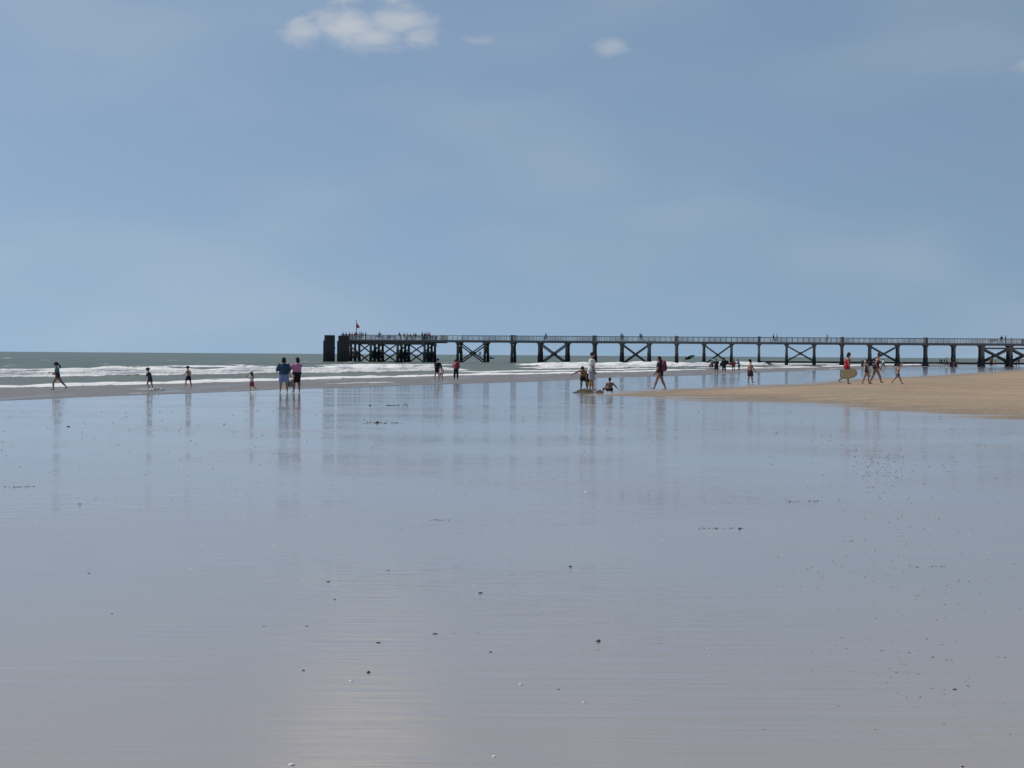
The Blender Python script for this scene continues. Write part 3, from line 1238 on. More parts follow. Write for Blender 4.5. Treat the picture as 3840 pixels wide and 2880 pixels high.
def person(label, at_px=None, hpx=None, heading=0, pose=None, wear=(), skin=0, child=0.0, fat=1.0, vox=None, loc=None, height=None,
           group=None, zoff=0.0):
    pose = pose or {}
    if loc is None:
        p = ground(at_px[0], at_px[1])
        for _ in range(4):
            p = ground(at_px[0], at_px[1], gz(p.x, p.y) if shore_coords(p.x, p.y)[1] < 1.5 else SEA_Z)
        loc = p + Vector((0, 0, zoff))
    if height is None:
        height = hpx / FPX * loc.y
    J = skeleton(pose, child)
    S = height
    # scale so the posed figure, not the stretched one, has the height asked for
    ext = max((J['head'] + J['hup'] * J['hd'] * .5).z, .0)
    S = height / ext if pose.get('fit', True) else height
    vox = vox or max(.012, S * .0092)
    root = empty('person', loc, R(heading))
    tag(root, label, 'person', group)
    sk = simple('skin', SKIN[skin], .55, .10, 9)
    fat = fat * 1.15
    f2 = (1 + (fat - 1) * .7) * (1.06 + .06 * min(child, .6))
    mb = MB()
    mb.rings(torso_rings(J, -.14, 1.0, 0, fat, S))
    limb(mb, [J['neck'] - J['up'] * .05, J['neck'] + J['up'] * .02, J['head'] - J['hup'] * J['hd'] * .2], [.034, .030, .030], S)
    hd = J['hd']
    hr = J['hup'].cross(J['hfw']).normalized() * -1
    rot = Matrix((hr, J['hfw'], J['hup'])).transposed()
    mb.ell(J['head'] * S + J['hup'] * (hd * .06 * S), (hd * .37 * S, hd * .43 * S, hd * .43 * S), 14, 9, rot)
    jaw = J['head'] - J['hup'] * (hd * .22) + J['hfw'] * (hd * .10)
    mb.ell(jaw * S, (hd * .27 * S, hd * .31 * S, hd * .28 * S), 12, 7, rot)
    nose = J['head'] + J['hfw'] * (hd * .42) - J['hup'] * (hd * .04)
    mb.ell(nose * S, (hd * .06 * S, hd * .10 * S, hd * .11 * S), 8, 6, rot)
    for sg in (1, -1):
        ear = J['head'] + hr * (sg * hd * .37) - J['hup'] * (hd * .03)
        mb.ell(ear * S, (hd * .05 * S, hd * .09 * S, hd * .13 * S), 8, 6, rot)
    for s in 'rl':
        limb(mb, [J[s + 'hip'] + (J[s + 'hip'] - J[s + 'knee']) * .1, J[s + 'hip'], J[s + 'hip'].lerp(J[s + 'knee'], .5), J[s + 'knee'], J[s + 'knee'].lerp(J[s + 'ank'], .3),
                  J[s + 'ank']], [.050 * f2, .056 * f2, .046 * f2, .031 * f2, .033 * f2, .019], S)
        toe, ank = J[s + 'toe'], J[s + 'ank']
        heel = ank - (toe - ank).normalized() * .028 - Vector((0, 0, .016))
        limb(mb, [heel, ank + Vector((0, 0, -.012)), ank.lerp(toe, .6), toe], [.015, .020, .016, .010], S)
        limb(mb, [J[s + 'sho'] - (J[s + 'elb'] - J[s + 'sho']) * .08, J[s + 'sho'].lerp(J[s + 'elb'], .25), J[s + 'elb'], J[s + 'elb'].lerp(J[s + 'wri'], .3), J[s + 'wri']],
             [.034 * f2, .030 * f2, .022 * f2, .0225 * f2, .0145], S)
        if vox > .022:
            limb(mb, [J[s + 'wri'], J[s + 'wri'] + J[s + 'hdir'] * .05, J[s + 'wri'] + J[s + 'hdir'] * .085], [.015, .017, .008], S)
    me = mb.remeshed('body', vox)
    if vox <= .022:
        import bmesh
        hb = MB()
        for s in 'rl':
            hand_mesh(hb, J, s, S, child)
        hm = hb.mesh('hands', True)
        bm = bmesh.new()
        bm.from_mesh(me)
        bm.from_mesh(hm)
        for f in bm.faces:
            f.smooth = True
        bm.to_mesh(me)
        bm.free()
        bpy.data.meshes.remove(hm)
    link('body', me, sk, root)
    # clothing, hair and headgear
    for w in wear:
        kind, col = w[0], w[1]
        arg = w[2] if len(w) > 2 else None
        mb = MB()
        g = .011
        name = kind
        v = vox
        mat = simple('cloth', col, .85, .16, 14)
        if kind in ('shirt', 'top', 'jacket'):
            sl = arg if arg is not None else .55
            t0 = w[3] if len(w) > 3 else -.02
            mb.rings(torso_rings(J, t0, .97, g + (.008 if kind != 'top' else 0), fat, S))
            for s in 'rl':
                if sl > 0:
                    pts = [J[s + 'sho'] - (J[s + 'elb'] - J[s + 'sho']) * .1, J[s + 'sho'].lerp(J[s + 'elb'], min(sl, 1))]
                    rad = [.047 * f2, .044 * f2]
                    if sl > 1:
                        pts.append(J[s + 'elb'].lerp(J[s + 'wri'], sl - 1))
                        rad.append(.034 * f2)
                    limb(mb, pts, rad, S)
        elif kind in ('shorts', 'trousers', 'swim_trunks'):
            ln = arg if arg is not None else .8
            mb.rings(torso_rings(J, -.14, .14, g, fat, S))
            loose = .016 if kind == 'shorts' else .008
            for s in 'rl':
                pts = [J[s + 'hip'], J[s + 'hip'].lerp(J[s + 'knee'], min(ln, 1))]
                rad = [.060 * f2 + loose, .052 * f2 + loose if ln < .95 else .040 * f2 + loose]
                if ln > 1:
                    pts.append(J[s + 'knee'].lerp(J[s + 'ank'], ln - 1))
                    rad.append(.028 * f2 + loose)
                limb(mb, pts, rad, S)
        elif kind in ('skirt', 'dress_skirt'):
            ln = arg if arg is not None else .9
            rr = torso_rings(J, -.10, .20, g + .006, fat, S)
            kn = (J['rhip'].lerp(J['rknee'], ln) + J['lhip'].lerp(J['lknee'], ln)) * .5
            hf = max(abs((J['rknee'] - J['lknee']).y) * .5 * ln, 0)
            low = []
            for k in range(14):
                a = 2 * math.pi * k / 14
                low.append((kn + Vector((.085 * f2 * math.cos(a), (.062 * f2 + hf) * math.sin(a), 0))) * S)
            mb.rings([low] + rr)
        elif kind in ('swimsuit', 'bikini_top', 'bikini_bottom', 'belt'):
            t0, t1 = {'swimsuit': (-.15, .84), 'bikini_top': (.60, .82), 'bikini_bottom': (-.15, .08), 'belt': (.05, .13)}[kind]
            mb.rings(torso_rings(J, t0, t1, .008, fat, S))
            if kind in ('swimsuit', 'bikini_bottom'):
                for s in 'rl':
                    limb(mb, [J[s + 'hip'] + Vector((0, 0, .02)), J[s + 'hip'].lerp(J[s + 'knee'], .12)], [.060 * f2, .062 * f2], S)
        elif kind == 'hair':
            mat = simple('hair', col, .6, .25, 22)
            style = arg or 'short'
            c = J['head'] + J['hup'] * (hd * .13) - J['hfw'] * (hd * .07)
            mb.ell(c * S, (hd * .43 * S, hd * .45 * S, hd * .43 * S), 14, 9, rot)
            bk = J['head'] - J['hfw'] * (hd * .22)
            if style in ('bob', 'long'):
                L2 = .62 if style == 'bob' else 1.75
                mb.tube([(bk + J['hup'] * hd * .1) * S, (bk - J['hup'] * (hd * .35)) * S, (bk - J['hup'] * (hd * L2) - J['hfw'] * (hd * (.1 if style == 'bob' else .25))) * S],
                        [(hd * .44 * S, hd * .30 * S), (hd * .50 * S, hd * .30 * S), (hd * (.46 if style == 'bob' else .30) * S, hd * .20 * S)], 12, hr)
            if style == 'ponytail':
                mb.tube([(bk) * S, (bk - J['hfw'] * hd * .42 - J['hup'] * hd * .15) * S, (bk - J['hfw'] * hd * .55 - J['hup'] * hd * .75) * S, (bk - J['hfw'] * hd * .45 - J['hup'] * hd * 1.15) * S],
                        [hd * .16 * S, hd * .20 * S, hd * .22 * S, hd * .10 * S], 8, hr)
            if style == 'bun':
                mb.ell((bk + J['hup'] * hd * .42 - J['hfw'] * hd * .2) * S, (hd * .24 * S,) * 3, 10, 7)
            v = min(vox, .016)
        elif kind in ('cap', 'sun_hat', 'hat'):
            c = J['head'] + J['hup'] * (hd * .22) - J['hfw'] * (hd * .02)
            rr = []
            prof = [(.0, .49), (.14, .48), (.26, .42), (.34, .28), (.37, .08)]
            br = {'cap': .49, 'sun_hat': .80, 'hat': .72}[kind]
            prof = [(-.045, br), (-.02, br)] + prof
            for (h, r) in prof:
                rr.append([(c + J['hup'] * (hd * h) + hr * (hd * r * math.cos(2 * math.pi * k / 16)) + J['hfw'] * (hd * r * 1.05 * math.sin(2 * math.pi * k / 16))) * S for k in range(16)])
            mb.rings(rr)
            if kind == 'cap':
                a = c + J['hfw'] * (hd * .35)
                mb.tube([a * S, (a + J['hfw'] * hd * .35 - J['hup'] * hd * .04) * S, (a + J['hfw'] * hd * .5 - J['hup'] * hd * .08) * S],
                        [(hd * .40 * S, hd * .05 * S), (hd * .34 * S, hd * .045 * S), (hd * .14 * S, hd * .03 * S)], 10, hr)
            link(name, mb.mesh(name, True), mat, root)
            continue
        link(name, mb.remeshed(name, v), mat, root)
    root['s'] = S
    return root, J, S


def hand_pos(root, J, S, s, extra=.06):
    p = (J[s + 'wri'] + J[s + 'hdir'] * extra) * S
    return root.location + Matrix.Rotation(root.rotation_euler.z, 3, 'Z') @ p


def rel(root, v):
    return root.location + Matrix.Rotation(root.rotation_euler.z, 3, 'Z') @ Vector(v)


L_, R_, AWAY, TOWARD = 90, -90, 0, 180
WALK = dict(rl=(26, 6, 3), ll=(-22, 14, 3), ra=(-20, 8, 14), la=(22, 8, 20))
WALK2 = dict(ll=(24, 4, 3), rl=(-24, 16, 3), la=(-18, 8, 12), ra=(22, 8, 22))
STAND = dict(rl=(2, 3, 5), ll=(-2, 3, 5), ra=(3, 10, 12), la=(3, 10, 12))


def deep(c):
    return c


# -- left hand group at the water's edge
person('girl in teal top and dark cap striding left through the swash, long dark ponytail', (216, 1463), 104, L_,
       dict(lean=6, ll=(34, 36, 3), rl=(-34, 12, 3), la=(18, 10, 78), ra=(-8, 12, 85), head=14),
       [('top', (.10, .30, .32), .25, .45), ('swimsuit', (.035, .05, .06)), ('belt', (.42, .50, .10)), ('hair', HAIR_D, 'ponytail'), ('cap', (.012, .022, .045))], 1, .25)
person('small boy in dark brimmed hat and striped shirt kicking up water at the swash edge', (563, 1463), 83, L_ - 15,
       dict(lean=14, ll=(30, 62, 4), rl=(-12, 6, 4), la=(22, 16, 24), ra=(-10, 12, 40), head=22),
       [('shirt', (.075, .060, .085), .8, -.04), ('swim_trunks', (.055, .045, .06), .45), ('hair', HAIR_D), ('hat', (.018, .014, .022))], 2, .6)
person('slim child in round blue cap and dark trunks wading left, elbows bent', (707, 1452), 79, L_ - 25,
       dict(lean=6, ll=(26, 30, 5), rl=(-14, 4, 5), la=(20, 20, 55), ra=(-20, 26, 70), head=12),
       [('swim_trunks', (.03, .016, .026), .75), ('hair', HAIR_D), ('hat', (.03, .075, .21))], 1, .5)
person('tiny child in white sun hat, white shirt and red shorts walking on wet sand', (944, 1468), 77, L_ - 10,
       dict(lean=4, ll=(10, 4, 4), rl=(-12, 40, 4), la=(42, 14, 95), ra=(38, 14, 100), head=4),
       [('shirt', (.66, .62, .62), .7, -.05), ('shorts', (.34, .05, .075), 1.0), ('hair', HAIR_D, 'long'), ('sun_hat', (.78, .76, .72))], 2, .75)
pr, pj, ps = person('bulky person in dark blue printed jacket and pale blue shorts standing with back turned', (1064, 1471), 131, AWAY + 8,
       dict(rl=(0, 2, 8), ll=(0, 2, 8), ra=(4, 18, 25), la=(10, 26, 40), head=6),
       [('jacket', (.026, .065, .13), 1.15, -.10), ('shorts', (.20, .28, .46), 1.0), ('hair', HAIR_D, 'bob')], 1, 0, 1.22)
# print on the back of the jacket
mb = MB()
cc = (pj['pel'] + pj['up'] * pj['torso'] * .52) * ps
for i in range(9):
    a = i * .7
    mb.ell((cc.x + .055 * math.cos(a) * (1 if i else 0), cc.y - .150 * ps / 1.6 - .012, cc.z + .075 * math.sin(a) * (1 if i else 0)), (.034, .006, .038), 8, 5)
o = link('printed_motif', mb.mesh('printed_motif', True), simple('orange_print', (.24, .075, .05), .8), [c for c in pr.children if c.name.startswith('jacket')][0])
# the tote bag
hp = hand_pos(pr, pj, ps, 'r', .05)
bag = empty('tote_bag', (hp.x + .03, hp.y - .02, hp.z - .48))
tag(bag, 'pale grey green cloth tote bag hanging between the two standing adults', 'bag')
mb = MB()
mb.rings([[Vector((x * w, y * d, z)) for x, y in ((-1, -1), (1, -1), (1.05, 0), (1, 1), (-1, 1), (-1.05, 0))] for z, w, d in ((0, .12, .05), (.04, .145, .075), (.2, .14, .065), (.33, .11, .02))])
link('bag_body', mb.mesh('bag_body', True), simple('canvas', (.28, .30, .27), .9), bag)
for sx in (-.05, .05):
    mb = MB()
    mb.tube([(sx, 0, .32), (sx * .6, 0, .42), (0, 0, .49)], [.012, .011, .010], 6)
    link('strap', mb.mesh('strap', True), simple('canvas', (.28, .30, .27), .9), bag)
person('woman in pink top and long black shorts standing with hand raised to face', (1113, 1471), 131, AWAY + 38,
       dict(rl=(0, 2, 5), ll=(4, 2, 6), la=(45, 12, 95), ra=(40, 12, 105), head=2, turn=12, lean=-3),
       [('shirt', (.50, .22, .36), .95, .14), ('skirt', (.010, .010, .014), .98), ('hair', HAIR_D, 'bob')], 1, 0, 1.20)
# -- three in the middle of the swash
person('person in long black smock bending beside the child in a white swimsuit', (1639, 1424), 79, AWAY - 20,
       dict(lean=2, side=4, rl=(4, 6, 7), ll=(-2, 3, 9), ra=(14, 22, 18), la=(-4, 8, 10), head=10),
       [('shirt', (.012, .012, .018), .9, -.05), ('skirt', (.010, .010, .016), .75), ('hair', HAIR_B), ('cap', (.012, .014, .018))], 2, 0, 1.15)
person('little girl in white swimsuit with long dark hair holding an adult by the hand', (1655, 1425), 55, AWAY - 15,
       dict(rl=(4, 3, 3), ll=(-6, 26, 3), ra=(-6, 24, 10), la=(24, 30, 20), head=2, side=-3),
       [('swimsuit', (.74, .73, .76)), ('hair', HAIR_D, 'bob')], 1, .55)
w_, wj, ws = person('person with pink cardigan and dark jeans looking at a phone by the surf', (1710, 1425), 76, AWAY + 25,
       dict(lean=2, rl=(0, 2, 5), ll=(2, 2, 5), la=(30, 12, 80), ra=(6, 14, 20), head=20, turn=25),
       [('shirt', (.55, .30, .32), 1.6, .10), ('trousers', (.035, .045, .07), 1.75), ('hair', HAIR_D, 'bob'), ('cap', (.03, .02, .03))], 1, 0, 1.1)


def backpack(root, J, S, col, label, w=.16, h=.44):
    c = rel(root, (J['pel'] + J['up'] * (J['torso'] * .30) - J['fw'] * .115) * S)
    b = empty('backpack', c, root.rotation_euler.z)
    tag(b, label, 'backpack')
    mt = simple('backpack_cloth', col, .8)
    mb = MB()
    mb.rings([[Vector((w * k * x, -.02 + d * y, z)) for x, y in ((-1, -.8), (-.8, -1), (.8, -1), (1, -.8), (1, .8), (.8, 1), (-.8, 1), (-1, .8))] for z, k, d in
              ((-.10, .85, .07), (-.06, 1, .10), (h * .35, 1.02, .11), (h * .62, .95, .10), (h * .80, .7, .07), (h * .86, .4, .03))])
    link('pack', mb.mesh('pack', True), mt, b)
    mb = MB()
    mb.rings([[Vector((w * .75 * k * x, -.125 + d * y, z)) for x, y in ((-1, -1), (1, -1), (1, 1), (-1, 1))] for z, k, d in ((-.05, .9, .02), (.0, 1, .035), (.13, 1, .035), (.16, .9, .02))])
    link('front_pocket', mb.mesh('front_pocket'), simple('backpack_cloth', tuple(x * .8 for x in col), .8), b)
    for sx in (-.09, .09):
        mb = MB()
        mb.tube([(sx, .03, h * .78), (sx, .12, h * .88), (sx * 1.2, .28, h * .72), (sx * 1.3, .30, h * .35), (sx * 1.4, .10, .02)], [.02] * 5, 6)
        link('shoulder_strap', mb.mesh('shoulder_strap', True), mt, b)


backpack(w_, wj, ws, (.36, .05, .085), 'crimson backpack on the person looking at a phone')
# -- family digging on the tip of the sandbank
person('boy in black trunks bending over the sand heap with one arm stretched out left', (2190, 1464), 86, AWAY + 168,
       dict(lean=52, rl=(6, 8, 9), ll=(-2, 6, 9), ra=(30, 62, 8, 50), la=(20, 8, 8), head=62, fit=True),
       [('swim_trunks', (.012, .010, .012), .75), ('hair', HAIR_D)], 4, .25, 1.1)
t_, tj, ts = person('toddler in dark shirt and black shorts standing on the sand heap holding a green bucket', (2208, 1464), 62, AWAY + 150,
       dict(lean=8, rl=(2, 4, 9), ll=(-2, 6, 9), ra=(24, 12, 30), la=(22, 12, 62), head=25),
       [('shirt', (.035, .018, .022), .7, -.02), ('shorts', (.012, .010, .016), .9), ('hair', HAIR_D)], 1, .8)
bk = empty('bucket', hand_pos(t_, tj, ts, 'l', .07) + Vector((0, 0, -.24)))
tag(bk, 'small lime green bucket held by the toddler', 'bucket')
mb = MB()
mb.tube([(0, 0, 0), (0, 0, .02), (0, 0, .15), (0, 0, .16)], [.05, .058, .075, .07], 14)
link('bucket_body', mb.mesh('bucket_body', True), simple('lime_plastic', (.38, .52, .03), .4), bk)
mb = MB()
mb.tube([(-.07, 0, .15), (-.05, 0, .22), (0, 0, .25), (.05, 0, .22), (.07, 0, .15)], [.006] * 5, 6, (0, 1, 0))
link('handle', mb.mesh('handle', True), simple('lime_plastic', (.38, .52, .03), .4), bk)
person('tall man in white shirt and pale shorts standing behind the digging children', (2218, 1466), 145, R_ - 8,
       dict(lean=2, rl=(6, 2, 3), ll=(-4, 4, 3), ra=(10, 4, 14), la=(-6, 6, 10), head=8),
       [('shirt', (.74, .72, .72), .75, -.10), ('shorts', (.34, .35, .42), .92), ('hair', HAIR_D)], 1, 0, 1.02)
person('boy sitting in the sand with back turned, right arm propped straight out', (2287, 1478), 62, AWAY + 12,
       dict(lean=6, rl=(116, 134, 16), ll=(118, 118, 42), ra=(-16, 46, 4, 40), la=(30, 16, 30), head=2, turn=25),
       [('swim_trunks', (.035, .012, .012), .5), ('hair', HAIR_D)], 4, .3, 1.2)


def sand_heap(px, py, wid, dep, hgt, label, seed):
    c = ground(px, py)
    rng = np.random.RandomState(seed)
    n = 44
    xs = np.linspace(-1, 1, n)
    X, Y = np.meshgrid(xs, xs)
    r = np.sqrt(X ** 2 + Y ** 2)
    prof = np.clip(1 - r, 0, 1)
    lum = fbm(X * 3.2 + seed, Y * 3.2, seed, 4)
    Z = hgt * (prof ** .8) * (.35 + 1.15 * lum) * (r < 1) - .02
    lo = fbm(X * 9 + seed, Y * 9, seed + 5, 3)
    Z = Z + .05 * (lo - .5) * np.clip(prof * 3, 0, 1)
    me = grid_mesh('sand_heap', X * wid, Y * dep, Z)
    o = link('sand_heap', me, M_HEAP, None, (c.x, c.y, 0.0))
    tag(o, label, 'sand heap', 'dug sand heaps')


M_HEAP = simple('dug_sand', (.062, .045, .026), .9, .5, 7)
sand_heap(2192, 1471, .50, .9, .21, 'larger lumpy heap of dug sand under the bending boy and toddler', 2)
sand_heap(2248, 1473, .24, .6, .15, 'smaller heap of dug sand beside the sitting boy', 5)
sand_heap(2160, 1473, .22, .6, .07, 'low ridge of dug sand at the left end of the diggings', 8)
# -- walker with backpack
b_, bj, bs = person('woman in short navy dress with long dark hair walking left along the water', (2474, 1464), 128, L_ - 12,
       dict(lean=2, ll=(20, 2, 2), rl=(-16, 8, 2), la=(14, 12, 14), ra=(-12, 6, 20), head=12),
       [('shirt', (.022, .030, .048), .6, -.05), ('skirt', (.022, .030, .048), .42), ('hair', HAIR_D, 'long')], 1, 0, 1.08)
backpack(b_, bj, bs, (.20, .035, .075), 'plum coloured backpack on the woman in the navy dress', .17, .50)
# -- bodyboard group near the pier
person('small child in pink with white hat at the left of the bodyboard group', (2662, 1386), 27, AWAY + 160, dict(**STAND),
       [('shirt', (.48, .22, .26), .8, -.1), ('shorts', (.38, .2, .2), .8), ('hair', HAIR_B), ('sun_hat', (.75, .73, .70))], 2, .9)
person('person in grey top and white sun hat standing beside the small child in pink', (2671, 1388), 41, AWAY + 30, dict(**STAND),
       [('shirt', (.16, .18, .26), .9, -.1), ('shorts', (.06, .07, .11), .8), ('hair', HAIR_B), ('sun_hat', (.75, .74, .72))], 2, .3)
person('broad person in black shirt and dark shorts just left of the bodyboard man', (2686, 1400), 55, TOWARD,
       dict(lean=4, rl=(2, 3, 6), ll=(-2, 3, 6), ra=(18, 18, 85, -30), la=(18, 18, 85, -30), head=24),
       [('shirt', (.014, .012, .018), .8, -.05), ('shorts', (.022, .030, .045), 1.1), ('hair', HAIR_D)], 3, 0, 1.15)
m_, mj, ms = person('man in dark top and grey three quarter trousers carrying a black bodyboard', (2715, 1399), 58, TOWARD + 15,
       dict(lean=0, rl=(2, 3, 7), ll=(-2, 3, 7), ra=(10, 20, 60), la=(10, 18, 60), head=6),
       [('shirt', (.030, .018, .020), .6, -.02), ('trousers', (.045, .055, .075), 1.35), ('hair', HAIR_D), ('cap', (.03, .03, .045))], 3, 0, 1.12)
q_, qj, qs = person('person in dark top with bare legs holding a red bodyboard', (2750, 1395), 48, TOWARD - 10,
       dict(lean=2, rl=(2, 3, 4), ll=(-2, 3, 4), ra=(20, 14, 70), la=(20, 14, 60), head=6),
       [('shirt', (.022, .024, .032), .9, -.06), ('swim_trunks', (.02, .03, .04), .4), ('hair', HAIR_D, 'bob')], 1, .1)
person('person in shiny blue and white jacket leaning left at the end of the bodyboard group', (2771, 1391), 44, L_,
       dict(lean=14, rl=(4, 3, 4), ll=(-4, 3, 4), ra=(30, 10, 40), la=(34, 12, 40), head=18),
       [('shirt', (.16, .20, .42), 1.7, -.06), ('shorts', (.012, .014, .022), 1.0), ('hair', HAIR_D, 'bob')], 1, .1)


def board(name, loc, ln, wd, th, rot, col, label, edge=None, cat='board'):
    root = empty(name, loc)
    root.rotation_euler = rot
    tag(root, label, cat)
    n = 24

    def outline(k):
        o = []
        for i in range(n):
            a = 2 * math.pi * i / n
            x = ln / 2 * math.copysign(abs(math.cos(a)) ** .9, math.cos(a))
            z = wd / 2 * math.copysign(abs(math.sin(a)) ** .85, math.sin(a))
            o.append((x * k, z * k))
        return o
    mb = MB()
    mb.rings([[Vector((x, y, z)) for x, z in outline(k)] for y, k in ((-th / 2, .93), (-th * .3, .965), (th * .3, .965), (th / 2, .93))])
    link('deck', mb.mesh('deck'), simple('board_face', col, .45), root)
    mb = MB()
    rim = []
    o = outline(1.0)
    i2 = outline(.955)
    vs, fs = [], []
    for y in (-th * .42, th * .42):
        vs += [(x, y, z) for x, z in o] + [(x, y, z) for x, z in i2]
    for i in range(n):
        j = (i + 1) % n
        fs += [(i, j, n + j, n + i), (2 * n + i, 3 * n + i, 3 * n + j, 2 * n + j), (i, 2 * n + i, 2 * n + j, j), (n + i, n + j, 3 * n + j, 3 * n + i)]
    mb.add(vs, fs)
    link('rail_band', mb.mesh('rail_band'), simple('board_rail', edge or tuple(c * .5 for c in col), .5), root)
    return root


board('bodyboard', rel(m_, (mj['pel'] + Vector((.04, .16, .10))) * ms), 1.02, .48, .06, (0, R(-16), R(6)), (.012, .012, .016), 'black bodyboard held at the waist of the man in the dark top')
board('bodyboard', rel(q_, (qj['pel'] + Vector((.05, .16, .12))) * qs), .95, .34, .06, (0, R(-4), R(-6)), (.36, .05, .06), 'red bodyboard held at the waist of the person with bare legs')
# -- boy walking right in the shallows
person('bare chested boy with tousled hair and dark patterned shorts walking right in ankle deep water', (2813, 1438), 90, R_ + 25,
       dict(lean=2, rl=(12, 6, 2), ll=(-6, 4, 2), ra=(22, 10, 14), la=(-16, 8, 16), head=-2),
       [('shorts', (.045, .030, .055), .85), ('hair', HAIR_D, 'bun')], 1, .35)
# -- group on the sandbank
r_, rj, rs = person('woman in red swimsuit walking right with an oval skimboard under her arm', (3175, 1442), 120, R_,
       dict(lean=8, rl=(6, 4, 2), ll=(-12, 40, 2), ra=(2, 6, 16), la=(8, 6, 10), head=16),
       [('swimsuit', (.42, .022, .032)), ('hair', HAIR_D, 'bob')], 1, 0, 1.12)
board('skimboard', rel(r_, Vector((.30, .06, .62))), 1.02, .56, .022, (0, R(-9), R(3)), (.60, .48, .25), 'tan oval wooden skimboard carried by the woman in red', (.055, .045, .045), 'skimboard')
person('girl in black swimsuit walking right close behind the taller woman', (3250, 1441), 94, R_,
       dict(lean=4, rl=(14, 10, 2), ll=(-18, 6, 2), ra=(4, 8, 10), la=(-14, 10, 14), head=6),
       [('swimsuit', (.014, .012, .018)), ('hair', HAIR_B, 'bob')], 1, .3)
person('woman in dark patterned swimsuit with hair tied up walking right, elbow bent behind her', (3283, 1441), 114, R_,
       dict(lean=12, rl=(26, 10, 2), ll=(-14, 14, 2), ra=(-34, 16, 62), la=(12, 8, 20), head=34),
       [('swimsuit', (.035, .014, .028)), ('hair', HAIR_B, 'bun')], 1, 0, 1.1)
person('bare chested boy in small blue trunks striding right with one arm thrown up', (3367, 1441), 76, R_,
       dict(lean=4, rl=(26, 4, 2), ll=(-34, 8, 2), ra=(152, 8, 8), la=(130, 12, 12), head=4),
       [('swim_trunks', (.05, .13, .17), .25), ('hair', HAIR_B)], 0, .45)
# -- people far off by the foot of the pier
def pier_k(px, y):
    """bay number at which the pier line y metres across is seen at image column px"""
    d = ray(px, hor(px))
    o = ORG + AY * y
    # o + AX*s parallel to d in plan
    sden = AX.x * d.y - AX.y * d.x
    return ((d.x * o.y - d.y * o.x) / sden) / BAY


FARV = .03
NAVY, BLK, WHT, GRY, PNK, RED_, TAN_ = (.02, .03, .07), (.014, .013, .018), (.68, .66, .66), (.14, .15, .17), (.42, .18, .22), (.36, .03, .04), (.30, .24, .17)
SITP = dict(rl=(84, 82, 6), ll=(84, 82, 6), ra=(24, 10, 30), la=(24, 10, 30), head=10, lean=4)
LEAN_ = dict(lean=20, rl=(4, 4, 5), ll=(-8, 4, 5), ra=(45, 14, 50), la=(45, 14, 50), head=20)


def far(label, px, py, hpx, heading, pose, top, bottom, hair=HAIR_D, style='short', child=0, blen=.9, hat=None, group='people by the pier foot', fat=1.1, zo=0, skin=1):
    wear = []
    if top:
        wear.append(('shirt', top, .8, -.04))
    if bottom:
        wear.append(('shorts' if blen < 1.2 else 'trousers', bottom, blen))
    wear.append(('hair', hair, style))
    if hat:
        wear.append(('sun_hat', hat))
    return person(label, (px, py), hpx, heading, pose, wear, skin, child, fat, FARV, group=group, zoff=zo)


far('person in grey top and dark trousers by the surf, left of the walking women', 3234, 1381, 36, AWAY + 10, STAND, GRY, BLK, hat=WHT, blen=1.8)
far('person in white shirt by the surf just behind the girl in black swimsuit', 3247, 1378, 32, AWAY - 15, STAND, WHT, TAN_, blen=.8)
far('person in white top and black trousers alone at the surf under crossed bracing', 3312, 1381, 36, L_ + 20, WALK, WHT, BLK, blen=1.7, style='bob')
far('bather standing far out in the white water, leftmost of three under the pier', 3524, 1363, 18, AWAY, STAND, None, PNK, blen=.5)
far('dark clad bather far out in the white water, middle of three under the pier', 3531, 1365, 20, AWAY, STAND, BLK, BLK, blen=.8)
far('bather in olive top far out in the white water, rightmost of three under the pier', 3541, 1364, 20, AWAY + 40, STAND, (.10, .11, .05), BLK, blen=.6)
far('person in grey walking left on wet sand before the lower pier beam', 3549, 1378, 38, L_, WALK, GRY, (.05, .06, .07), blen=1.0)
far('person in dark top and striped robe standing against a slim pier pile', 3577, 1374, 30, AWAY + 30, LEAN_, BLK, (.22, .15, .17), blen=1.5)
far('child standing right of the slim pier pile beside the person in the striped robe', 3591, 1368, 21, R_, STAND, GRY, PNK, child=.5, blen=.7)
far('person in white wading left of the thick pier column with a base block', 3667, 1366, 22, AWAY, STAND, WHT, BLK, blen=1.0)
far('tall person in olive top and black trousers standing under the big crossed bracing', 3717, 1378, 40, AWAY, STAND, (.12, .12, .09), BLK, blen=1.8)
far('child in red swimwear walking under the big crossed bracing', 3732, 1377, 28, R_, WALK, RED_, RED_, child=.4, blen=.5)
far('person in pale blue top and dark trousers standing left of the second thick column', 3768, 1372, 34, L_, STAND, (.22, .30, .40), BLK, blen=1.6)
far('person in maroon standing in front of the second thick column', 3793, 1371, 30, AWAY - 20, STAND, (.06, .025, .04), (.10, .03, .04), blen=.9, fat=1.25)
far('person sitting on the sand in red at the foot of the second thick column', 3804, 1372, 15, R_, dict(SITP, rl=(95, 60, 8), ll=(95, 60, 8)), (.45, .08, .06), RED_, blen=.8)
far('person in white top in the huddle at the right edge of the beach', 3812, 1371, 31, L_, STAND, WHT, (.25, .16, .10), blen=.6)
far('person in dark jacket at the right end of the huddle under the pier', 3821, 1371, 30, AWAY + 60, LEAN_, (.04, .03, .045), BLK, blen=1.0)


def onpier(label, px, y, h, heading, pose, top, bottom, hair=HAIR_D, style='short', child=0, blen=1.7, hat=None, seat=0.0, skin=1):
    wear = [('shirt', top, .8, -.04), ('trousers' if blen > 1.2 else 'shorts', bottom, blen), ('hair', hair, style)]
    if hat:
        wear.append(('sun_hat', hat))
    loc = pp(pier_k(px, y), y, DECK_T + seat)
    return person(label, None, None, heading, pose, wear, skin, child, 1.1, FARV, loc, h, 'people on the pier')


